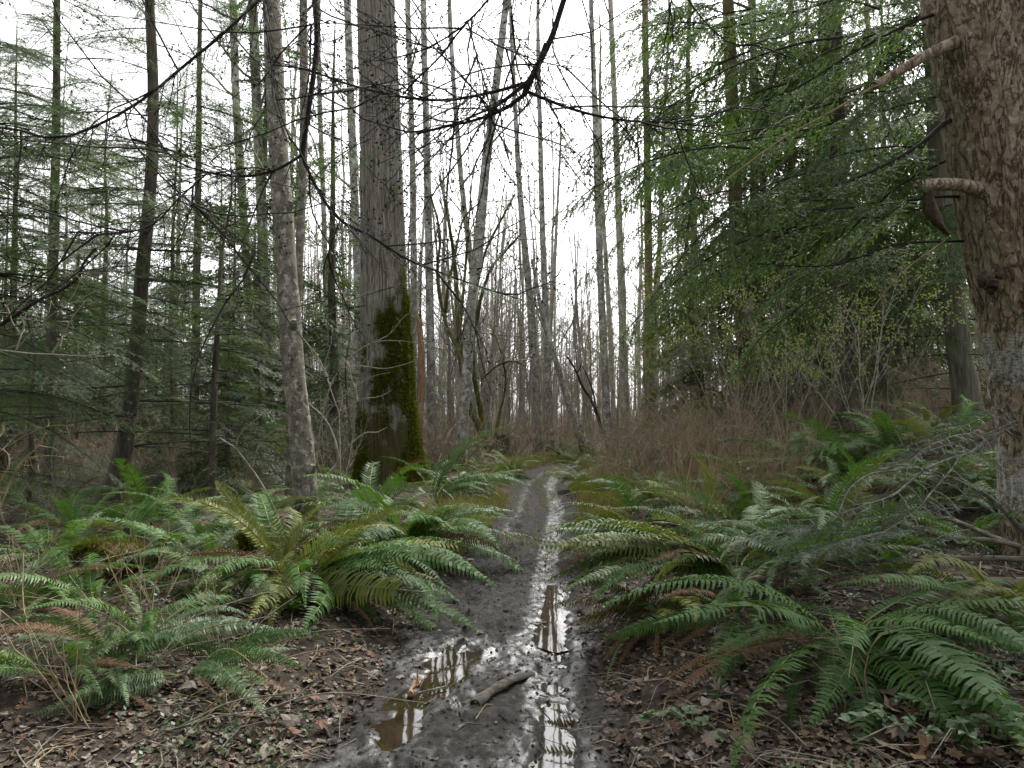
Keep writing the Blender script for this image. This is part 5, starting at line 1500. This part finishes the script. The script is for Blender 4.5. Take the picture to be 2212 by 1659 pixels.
rng = np.random.default_rng(79); k = 0
while k < 44:
    Y = rng.uniform(7, 12.5); u = rng.uniform(1270, 2000); x = (u - 1106) / FPX * Y; l, r = path_edges(np.array([Y]))
    if x - r[0] < .5: continue
    shrub('bare_shrub', 'bare brown cane bush, one of many on the right bank', onground(x, Y), 'red' if k % 3 else 'tan', rng.uniform(.45, .85), 4000 + k, 'shrub', 'bare cane bushes on the right bank'); k += 1


def e_(*a): return [(486 + .358 * x, 540 + .358 * y) for x, y in a]
traced('bare_elder', 'bare arching stems with pale twigs, rooted between the mottled trunk and the huge mossy trunk', 'shrub',
       [(e_((565, 1445), (620, 1355), (680, 1280), (668, 1170), (640, 1080), (600, 1015), (500, 920)), 8, 3), (e_((680, 1280), (760, 1170), (850, 1105), (915, 1100), (975, 1070)), 6, 2),
        (e_((545, 1285), (560, 1170), (590, 1000), (640, 820), (700, 710), (800, 610), (900, 560), (1040, 550), (1180, 570)), 5, 1.5), (e_((560, 1170), (640, 1050), (700, 990), (820, 900), (940, 880), (1000, 850)), 4, 1.5),
        (e_((640, 820), (600, 720), (640, 560), (650, 500)), 3, 1), (e_((700, 710), (820, 700), (960, 715), (1080, 690), (1180, 660)), 3, 1.2), (e_((900, 560), (1000, 500), (1080, 400), (1130, 370)), 2.5, 1), (e_((1180, 570), (1240, 610), (1290, 640)), 1.6, 1),
        (e_((600, 1015), (660, 930), (760, 850), (900, 760), (1000, 740)), 3, 1)], (9.4, 9.4), 'twig_grey', seed=3, spur=7)
traced('bare_elder', 'pale bleached twigs crossing in front of the gap left of the huge mossy trunk', 'shrub',
       [(e_((690, 985), (650, 880), (610, 760), (540, 640), (470, 530)), 2.4, 2), (e_((620, 760), (560, 650), (490, 560)), 2, 1.5), (e_((800, 910), (790, 850), (760, 770), (745, 700), (700, 650)), 2.6, 2), (e_((860, 700), (880, 640), (885, 610)), 2.2, 1.2), (e_((800, 740), (840, 670), (862, 640)), 2, 1), (e_((705, 945), (708, 860), (695, 800)), 2.2, 1.5), (e_((690, 985), (690, 1200), (700, 1420)), 2.4, 3)], 9.1, 'twig_pale', seed=4, spur=3)
traced('bare_elder', 'arching cane left of the mottled trunk with two bleached hooked side twigs', 'shrub',
       [(e_((330, 1645), (260, 1480), (160, 1310), (50, 1180), (-30, 1130)), 5, 3), (e_((165, 1310), (190, 1200), (250, 1120), (335, 1065)), 2.5, 1.5), (e_((65, 1190), (90, 1110), (160, 1040), (290, 945)), 2.5, 1.2)], 7.9, 'twig_grey', seed=5, spur=4)


def k_(*a): return [(.3255 * x, 540 + .3255 * y) for x, y in a]
traced('bare_branch', 'crooked dark dead branch entering from the left edge', 'branch', [(k_((-120, 540), (0, 490), (100, 430), (270, 330), (450, 240), (520, 175), (545, 110), (605, 20), (640, -20)), 9, 5)], 4.6, 'twig_dark', spur=16, seed=6, part='limb')
traced('bare_branch', 'level grey branch with upright bleached forked twigs at the left edge', 'branch',
       [(k_((-90, 660), (0, 665), (100, 670), (330, 685), (560, 690), (650, 685), (750, 650)), 4, 2), (k_((350, 680), (400, 590), (440, 510), (500, 400), (550, 340)), 4, 2.5), (k_((110, 660), (140, 560), (90, 480), (60, 390), (10, 340)), 3.5, 2), (k_((120, 625), (150, 530), (170, 410)), 3, 2.5), (k_((590, 715), (625, 680), (630, 590)), 2.6, 1.5), (k_((100, 670), (210, 560), (330, 460), (480, 340), (560, 190)), 2.5, 1.2), (k_((-20, 430), (130, 310), (330, 210), (500, 160), (700, 160)), 3.5, 1.5), (k_((440, 370), (620, 280), (740, 220), (830, 160)), 2.5, 1.5), (k_((300, 465), (325, 400), (330, 310)), 2.5, 1.5)], 4.4, 'twig_pale', spur=3, seed=7, part='twig')
traced('bare_canes', 'yellowish bent canes rising at the left edge above the ferns', 'shrub',
       [(k_((10, 1700), (80, 1520), (170, 1390), (260, 1300), (305, 1215)), 4, 3), (k_((0, 1540), (60, 1420), (50, 1350), (-10, 1310)), 3, 1.5), (k_((40, 1620), (170, 1390), (280, 1370), (470, 1380)), 2.5, 1), (k_((-20, 1290), (10, 1200), (30, 1150)), 3, 2), (k_((60, 1300), (170, 1230), (300, 1180), (480, 1170)), 2.5, 1)], 5.0, 'twig_tan', spur=6, seed=8, part='cane')
rng = np.random.default_rng(55)
for k in range(40):                                    # loose canes over the left hand ferns
    u = rng.uniform(20, 500); v = rng.uniform(1180, 1600); b = G(u, v); a = rng.uniform(-.3, 1.2); L = rng.uniform(.4, 1.0)
    d = np.array([math.cos(a) * rng.choice([1, 1, -1]), rng.normal(0, .5), rng.uniform(.15, .8)]); d = nrm(d) * L
    P = resample(np.array([[0, 0, -.03], d * .5 + UP * .08 * L, d + rng.normal(0, .06, 3) - UP * .05]), 12)
    mb = MB(); tube(mb, P, np.linspace(.005, .0018, 12), 5, 0, rough=.1)
    for q in range(5):
        i = int(rng.integers(4, 11)); tube(mb, np.array([P[i], P[i] + rng.normal(0, .05, 3) + d * .06]), [.002, .0008], 3)
    o = mb.build('dry_cane', [M[('twig_tan', 'twig_pale', 'twig_grey')[k % 3]]]); o.location = tuple(b)
    tag(o, 'thin dry cane poking out of the ferns left of the path', 'cane', 'dry canes among the left hand ferns')

# ------------------------------------------------------------------ fallen wood
traced('fallen_branch', 'pale fallen stick lying on the mound at right', 'branch', [([(1815, 970), (1861, 976), (1901, 982), (1938, 996)], 5, 4)], 8.6, 'log', seed=1, spur=3)


def q_(*a): return [(1620 + .2676 * x, 918 + .2676 * y) for x, y in a]


def log(name, label, pts, w0, w1, Y, mat='log', seed=0, lift=0):
    yy = np.interp(np.linspace(0, 1, len(pts)), np.linspace(0, 1, len(Y)), Y)
    P = resample(np.array([W(u, v, y) for (u, v), y in zip(pts, yy)]), 50); b = P[0]
    mb = MB(); tube(mb, P, np.linspace(w0 * Y[0], w1 * Y[-1], 50) / FPX / 2, 16, 0, rough=.12, seed=seed); rng = np.random.default_rng(seed)
    for k in range(7):
        j = int(rng.integers(4, 46)); r = w0 * Y[0] / FPX / 2; dd = nrm(rng.normal(0, 1, 3) + UP * .4)
        tube(mb, np.array([P[j] + dd * r * .6, P[j] + dd * (r * 1.3 + .01), P[j] + dd * (r * 1.5 + rng.uniform(.01, .06))]), [r * .35, r * .28, r * .12], 7)
    o = centre(mb, b).build(name, [M[mat]]); o.location = tuple(b)
    return tag(o, label, 'log' if 'log' in name else 'branch')


log('fallen_log', 'thinner of the two level pale fallen logs at the right edge', q_((1480, 1050), (1650, 1075), (1900, 1075), (2212, 1085), (2400, 1090)), 10, 13, (4.6, 4.5), seed=2)
log('fallen_log', 'thickest pale fallen log at the right edge, ringed with dark bands', q_((1640, 1258), (1900, 1265), (2212, 1272), (2420, 1276)), 18, 24, (4.25, 4.1), seed=3)
log('fallen_branch', 'slanting pale fallen branch, upper of the two running down to the flaky barked tree', q_((1510, 735), (1700, 790), (1900, 880), (2150, 975)), 8, 13, (4.6, 5.0), seed=4)
log('fallen_branch', 'slanting pale fallen branch, lower of the two running down to the flaky barked tree', q_((1100, 780), (1300, 820), (1500, 880), (1700, 912), (1950, 930), (2170, 978)), 6, 10, (4.5, 4.9), seed=5)
log('fallen_branch', 'mottled thin branch leaning at the right margin, below the pale logs', [(2218, 1265), (2200, 1330), (2175, 1390)], 8, 5, (3.9, 3.9), seed=6)
log('fallen_branch', 'mottled stick in the lower right corner', [(2192, 1500), (2205, 1570), (2215, 1660)], 9, 10, (3.3, 3.1), seed=7)
log('fallen_branch', 'grey broken branch under the sprawling corner fern', [(1450, 1548), (1500, 1528), (1560, 1524), (1620, 1530)], 16, 13, (3.75, 3.8), seed=8)
log('fallen_branch', 'thin pale stick lying left of the sprawling corner fern', [(1628, 1582), (1668, 1556), (1715, 1525)], 4, 3, (3.5, 3.8), seed=9)
log('fallen_log', 'half buried pale rotten log on the right bank among ferns', [(1490, 1208), (1560, 1216), (1620, 1222)], 14, 16, (6.6, 6.5), seed=10)
log('fallen_branch', 'white forked stick standing in the right hand ferns', [(1418, 1155), (1440, 1195), (1462, 1240), (1480, 1275)], 4, 5, (6.2, 5.8), seed=11, mat='twig_pale')
log('fallen_branch', 'brown pole leaning down left of the mossy log end', [(115, 1128), (150, 1150), (190, 1190), (226, 1224)], 5, 7, (7.6, 7.2), 'twig_grey', 12)
log('fallen_branch', 'dark broken branch left of the mottled trunk, propped upward', [(505, 1062), (520, 1090), (540, 1115), (580, 1122), (620, 1125)], 9, 5, (9.4, 9.2), 'twig_dark', 13)
log('fallen_branch', 'grey fallen stick at the foot of the mottled trunk', [(560, 1150), (590, 1132), (620, 1118), (645, 1120)], 5, 4, (8.0, 8.2), 'log', 14)
log('fallen_branch', 'pale stick laid across the ferns at left, thick grey end down', [(30, 1430), (70, 1400), (110, 1370)], 7, 6, (4.5, 4.6), 'log', 15)
log('fallen_branch', 'long thin rod lying across the left hand ferns', [(20, 1445), (130, 1440), (230, 1425), (320, 1405)], 4, 3, (4.3, 4.7), 'twig_grey', 16)
log('fallen_branch', 'straight grey stick standing out of the leaf litter at lower left', [(286, 1505), (292, 1550), (302, 1612)], 5, 6, (3.7, 3.5), 'log', 17)
log('fallen_branch', 'mossy twig arching over the lower left corner', [(90, 1590), (170, 1600), (250, 1620), (330, 1665)], 5, 4, (3.4, 3.2), 'mossy_bark', 18)
log('fallen_branch', 'grey fallen branch behind the far left ferns', [(100, 1262), (180, 1248), (260, 1240), (330, 1236)], 5, 4, (6.3, 6.5), 'log', 19)
log('fallen_log', 'weathered log across the ground right of the huge mossy trunk', [(1040, 1000), (1060, 1003), (1085, 1008)], 8, 7, (19, 18.6), 'log', 20)


def mossy_log_end():
    b = G(193, 1262); root = empty('mossy_log', b, 'short rotten log end capped with a ring of green moss, far left', 'log'); rng = np.random.default_rng(2)
    ax = nrm(np.array([.15, 1.0, .0])); P = resample(np.array([[0, 0, .13], ax * .3 + UP * .11, ax * .6 + UP * .04]), 24)
    mb = MB(); tube(mb, P, .135, 26, 0, rough=.14, seed=4); trunk = mb.build('trunk', [M['rotten']], root)
    lv = Leaves()
    for k in range(1500):
        j = int(rng.integers(0, 22)) if rng.random() < .6 else 0; a = rng.uniform(-.3, math.pi + .3)
        s = nrm(np.cross(ax, UP)); o = s * math.cos(a) + UP * math.sin(a)
        dd = o + rng.normal(0, .5, 3); lv.add((P[j] + o * .14 + rng.normal(0, .02, 3))[None], dd[None], np.cross(dd, rng.normal(0, 1, 3))[None], np.array([.04]), np.array([.006]))
    mb = MB(); lv.flush(mb, 0, kite=True); mb.build('moss', [M['moss']], trunk, smooth=False)


mossy_log_end()


def mud_log():
    b = G(1085, 1500)
    P = resample(np.array([G(1026, 1527, .022), G(1055, 1507, .03), G(1090, 1487, .035), G(1120, 1470, .025), G(1150, 1455, .0)]), 40)
    root = empty('driftwood', P[0], 'split grey piece of wood lying in the mud between the ruts', 'wood')
    t = nrm(np.gradient(P, axis=0)); a = nrm(np.cross(t, UP)); mb = MB(); n = 40; V = []
    th = np.linspace(-.25, math.pi + .25, 15)
    for i in range(n):
        w = .034 * (1 + .12 * math.sin(i * .5)) * (1.0 - .25 * (i / n)); k = 1 + .08 * vnoise(th * 3, th * 0 + i * .12, 4)
        V.append(P[i] + w * (np.cos(th) * k)[:, None] * a[i] + .72 * w * (np.sin(th) * k)[:, None] * UP - UP * .01)
    V2 = [x - (x - x.mean(0)) * .22 - UP * .006 for x in V]
    m = len(th); A = np.vstack(V); B = np.vstack(V2); i = np.arange(n - 1)[:, None] * m; j = np.arange(m - 1)[None]
    F = np.stack([i + j, i + j + 1, i + m + j + 1, i + m + j], -1).reshape(-1, 4)
    mb.add(A, F); mb.add(B, F[:, ::-1]); q = np.arange(m - 1); mb.add(np.vstack([V[0], V2[0]]), np.stack([q, q + m, q + m + 1, q + 1], 1)); mb.add(np.vstack([V[-1], V2[-1]]), np.stack([q, q + 1, q + m + 1, q + m], 1))
    shell = centre(mb, P[0]).build('shell', [M['wet_wood']], root)
    mb = MB()
    for k in range(3):
        s = P[14 + 6 * k] + UP * .03; tube(mb, np.array([s, s + np.array([.015, -.01, .012]), s + np.array([.03, -.012, .010])]), [.008, .007, .003], 7, 0)
    centre(mb, P[0]).build('knot', [M['wet_wood']], shell)


mud_log()
log('wood_branch', 'short brown stick end lying beside the long puddle', [(887, 1499), (892, 1486), (905, 1465)], 12, 8, (3.95, 4.2), 'snag', 21)
log('wood_branch', 'thin pale stick lying across the long puddle', [(903, 1497), (930, 1490), (965, 1482)], 4, 3, (3.98, 4.1), 'log', 22)


# ------------------------------------------------------------------ leaf litter, twigs, grass
PAL = np.array([[.38, .29, .205], [.25, .18, .125], [.31, .19, .11], [.45, .39, .33], [.09, .066, .046], [.18, .125, .085], [.52, .46, .39], [.24, .12, .065], [.37, .30, .24], [.12, .085, .06], [.15, .11, .08]])


def leaf_shape(rng, lobed):
    if lobed:
        a = np.array([-90, -50, -20, 5, 28, 52, 72, 90, 108, 128, 152, 175, 200, 230]); r = np.array([.25, .55, .35, .85, .5, .95, .6, 1.05, .6, .95, .5, .85, .35, .55])
    else:
        a = np.array([-90, -55, -20, 20, 60, 90, 120, 160, 200, 235]); r = np.array([.75, .55, .5, .52, .62, 1.0, .62, .52, .5, .55])
    a = np.radians(a); p = np.stack([r * np.cos(a), r * np.sin(a), 0 * a], 1)
    c1, c2 = rng.normal(0, .35), rng.normal(0, .45)
    p[:, 2] = c1 * p[:, 0] ** 2 + c2 * p[:, 1] ** 2 * .6 + .10 * rng.normal(size=len(p))
    return np.vstack([[0, 0, 0], p])


def leaf_at(mb, x, y, z, s, rng, lobed, wet=0.0, tilt=.3):
    p = leaf_shape(rng, lobed) * s
    e = Euler((rng.normal(0, tilt), rng.normal(0, tilt), rng.uniform(0, 6.28))).to_matrix(); p = p @ np.array(e).T
    p[:, 2] -= p[:, 2].min() * .7; n = len(p) - 1; i = np.arange(1, n + 1)
    c = PAL[int(rng.integers(len(PAL)))] * rng.uniform(.65, 1.15) * (1 - .6 * wet)
    mb.add(p + np.array([x, y, z]), np.stack([np.zeros(n, int), i, np.r_[i[1:], 1]], 1), 0, (*c, 1))


def litter():
    rng = np.random.default_rng(14); mb = MB()
    N = 60000
    Y = 2.5 + 11 * rng.random(N) ** 1.7; X = rng.uniform(-1, 1, N) * (.9 + Y * .80)
    l, r = path_edges(Y); d = np.maximum(l - X, X - r)
    dens = np.where(d < -.1, .035, np.where(d < .9, .80, .55)) * (.45 + .9 * np.clip(vnoise(X * 1.6, Y * 1.6, 51) + .5, 0, 1))
    k = rng.random(N) < dens; X, Y, d = X[k], Y[k], d[k]
    Z = zg(X, Y)
    for x, y, z, dd in zip(X, Y, Z, d):
        leaf_at(mb, x, y, z + .004, rng.uniform(.010, .032) * (1 + .7 * (rng.random() < .12)), rng, rng.random() < .3, 1.0 if dd < 0 else .75 * rng.random() ** 2, .2)
    tag(mb.build('leaf_litter', [M['litter']], smooth=False), 'brown dead leaves carpeting the ground beside the path', 'leaf litter', None, 'stuff')
    # bigger leaves one can pick out
    regs = [(330, 720, 1430, 1655, 46), (1290, 1640, 1440, 1655, 30), (1900, 2200, 1480, 1655, 34), (880, 1060, 1230, 1330, 10)]
    for u0, u1, v0, v1, n in regs:
        for q in range(n):
            g = G(rng.uniform(u0, u1), rng.uniform(v0, v1)); mb = MB(); lob = rng.random() < .45
            leaf_at(mb, 0, 0, 0, rng.uniform(.038, .065), rng, lob, 0, .4)
            o = mb.build('fallen_leaf', [M['litter']], smooth=False); o.location = (g[0], g[1], g[2] + .02)
            tag(o, 'large curled brown leaf lying on top of the leaf litter', 'leaf', 'large fallen leaves')
    mb = MB(); g = G(866, 1468); leaf_at(mb, 0, 0, 0, .05, rng, True); o = mb.build('fallen_leaf', [M['litter']], smooth=False); o.location = (g[0], g[1], g[2] + .012)
    tag(o, 'single pale leaf stuck in the mud left of the long puddle', 'leaf')
    mb = MB()
    for k in range(3200):
        y = 2.5 + 12 * rng.random() ** 1.4; x = rng.uniform(-1, 1) * (.9 + y * .8); l, r = path_edges(np.array([y]))
        if max(l[0] - x, x - r[0]) < .05 and rng.random() < .85: continue
        L = rng.uniform(.06, .45); a = rng.uniform(0, 6.28); e = np.array([math.cos(a), math.sin(a), rng.normal(0, .12)]) * L
        b = onground(x, y, .012); m = b + e * .5 + rng.normal(0, .06 * L, 3) + UP * .02
        tube(mb, np.array([b, m, b + e + UP * .01]), np.array([1, .8, .5]) * rng.uniform(.0015, .005), 4, int(rng.integers(3)), cap=False)
    tag(mb.build('twig_litter', [M['twig_grey'], M['twig_tan'], M['log']]), 'small dead twigs scattered over the forest floor', 'twigs', None, 'stuff')
    # trodden crumbs of mud
    mb = MB()
    for k in range(2600):
        y = 2.7 + 6.5 * rng.random() ** 1.4; l, r = path_edges(np.array([y])); x = rng.uniform(l[0] - .1, r[0] + .1)
        z = float(zg(np.array([x]), np.array([y]))[0]); s = rng.uniform(.004, .014)
        v = rng.normal(0, 1, (6, 3)); v = np.array([[1, 0, 0], [0, 1, 0], [-1, 0, 0], [0, -1, 0], [0, 0, .8], [0, 0, -.5]]) * s * rng.uniform(.6, 1.3, (6, 1)) + np.array([x, y, z])
        mb.add(v, [[0, 1, 4], [1, 2, 4], [2, 3, 4], [3, 0, 4], [1, 0, 5], [2, 1, 5], [3, 2, 5], [0, 3, 5]], 0, (1, 0, rng.random() * .5, 1))
    tag(mb.build('mud_crumbs', [M['ground']], smooth=False), 'churned up crumbs of black mud along the path', 'mud', None, 'stuff')
    lv = Leaves()
    for k in range(9500):
        y = rng.uniform(6.2, 24); l, r = path_edges(np.array([y])); sd = rng.random() < .36
        off = abs(rng.normal(0, .45 if sd else 1.1)) + (.05 if y < 14 else .22)
        x = l[0] - off if sd else r[0] + off
        if rng.random() < .012: x = rng.uniform(l[0] + .3, r[0] - .3) if abs(vnoise(np.array([y * .6]), np.array([2.]), 9)[0]) > .2 else x
        if vnoise(np.array([x * 1.2]), np.array([y * .8]), 88)[0] < -.08: continue
        b = onground(x, y)
        for q in range(7):
            dd = nrm(np.array([rng.normal(0, .45), rng.normal(0, .45), 1])); lv.add((b + rng.normal(0, .03, 3) * np.array([1, 1, 0]))[None], dd[None], np.cross(dd, rng.normal(0, 1, 3))[None], np.array([rng.uniform(.10, .40) * (1 if y < 14 else .55)]), np.array([.0048]))
    mb = MB(); lv.flush(mb, 0, kite=True)
    tag(mb.build('grass', [M['grass']], smooth=False), 'thin yellow green grass along both verges of the path', 'grass', None, 'stuff')
    lv = Leaves()
    for k in range(9500):
        y = 2.6 + 10 * rng.random() ** 1.5; x = rng.uniform(-1, 1) * (.9 + y * .8); l, r = path_edges(np.array([y])); d = max(l[0] - x, x - r[0])
        if d < .03 or vnoise(np.array([x * 1.7]), np.array([y * 1.7]), 91)[0] < .02: continue
        b = onground(x, y, .01)
        for q in range(4):
            dd = nrm(np.array([rng.normal(), rng.normal(), rng.uniform(.1, .9)])); lv.add((b + rng.normal(0, .02, 3) + UP * .02)[None], dd[None], np.cross(dd, UP)[None], np.array([rng.uniform(.015, .035)]), np.array([rng.uniform(.006, .011)]))
    mb = MB(); lv.flush(mb, 0, kite=True)
    tag(mb.build('ground_cover', [M['bramble']], smooth=False), 'low small leaved green plants between the dead leaves', 'ground cover', None, 'stuff')


litter()


def leafy_plant(label, u, v, mat, n, s, seed, cane=.35):
    """bramble like plant: prickly canes with toothed leaflets in threes"""
    rng = np.random.default_rng(seed); b = G(u, v); root = empty('bramble_plant', b, label, 'plant')
    st = MB(); lf = MB()
    for i in range(n):
        a = rng.uniform(0, 6.28); L = cane * rng.uniform(.6, 1.2)
        P = resample(np.array([[0, 0, 0], [math.cos(a) * L * .4, math.sin(a) * L * .4, L * .45], [math.cos(a) * L, math.sin(a) * L, L * .35]]), 10)
        tube(st, P, np.linspace(.0025, .0012, 10), 4)
        for j in (3, 5, 7, 9):
            h = rng.uniform(0, 6.28)
            for q in (-1, 0, 1):
                g = h + q * 1.15; d = np.array([math.cos(g), math.sin(g), rng.uniform(-.15, .25)]); sd = np.array([-math.sin(g), math.cos(g), rng.normal(0, .2)]); ss = s * (1.15 if q == 0 else .9) * rng.uniform(.8, 1.15)
                t = np.array([0, .18, .3, .45, .58, .75, .85, 1]); w = np.array([0, .30, .27, .36, .29, .24, .14, 0])
                V = [P[j] + d * (x * ss + .006) + sd * (y * ss) + UP * (.10 * ss * math.sin(x * 3) + abs(y) * ss * .25) for x, y in zip(t, w)] + [P[j] + d * (x * ss + .006) - sd * (y * ss) + UP * (.10 * ss * math.sin(x * 3) + abs(y) * ss * .25) for x, y in zip(t[1:-1], w[1:-1])] + [P[j] + d * (x * ss + .006) + UP * .10 * ss * math.sin(x * 3) for x in t[1:-1]]
                F = []
                for k in range(7):
                    c0 = 0 if k == 0 else 13 + k; c1 = 7 if k == 6 else 14 + k; r0 = k; r1 = k + 1; l0 = 0 if k == 0 else 7 + k; l1 = 7 if k == 6 else 8 + k
                    F.append((c0, r0, r1, c1)); F.append((c0, c1, l1, l0))
                for f in F:
                    f2 = list(dict.fromkeys(f))
                    lf.add(np.array([V[x] for x in f2]), [list(range(len(f2)))], 0)
    st.build('stem', [M['rachis']], root); lf.build('leaves', [M[mat]], root, smooth=False)


leafy_plant('fresh yellow green sprout among the big fern left of the path', 628, 1318, 'sprout', 5, .075, 1, .22)
leafy_plant('toothed bramble leaves on the leaf litter below the sprawling corner fern', 1930, 1590, 'bramble', 4, .042, 2, .2)
leafy_plant('trailing bramble in the lower right corner, right of the other one', 2060, 1600, 'bramble', 5, .042, 3, .3)
leafy_plant('bramble leaves at the right margin under the mottled thin branch', 2120, 1500, 'bramble', 5, .04, 4, .25)
leafy_plant('small bramble at the right edge of the mud', 1500, 1590, 'bramble', 4, .04, 5, .2)
leafy_plant('bramble under the sprawling fern, deep in its shade', 2010, 1450, 'bramble', 5, .04, 6, .25)
traced('bare_canes', 'reddish brown bare canes standing in front of the sprawling corner fern', 'shrub',
       [([(1840, 1650), (1858, 1580), (1868, 1530), (1858, 1480), (1835, 1430), (1812, 1395)], 4, 2), ([(1848, 1615), (1880, 1560), (1872, 1500), (1868, 1450), (1880, 1400), (1930, 1350)], 3.5, 2), ([(1845, 1625), (1830, 1560), (1822, 1500), (1805, 1440), (1795, 1405)], 2.5, 1.2), ([(1880, 1570), (1930, 1530), (1968, 1488), (1990, 1482)], 3, 2), ([(1811, 1395), (1808, 1365), (1795, 1335)], 3, 2)], 3.05, 'twig_red', seed=9, spur=5, part='cane')
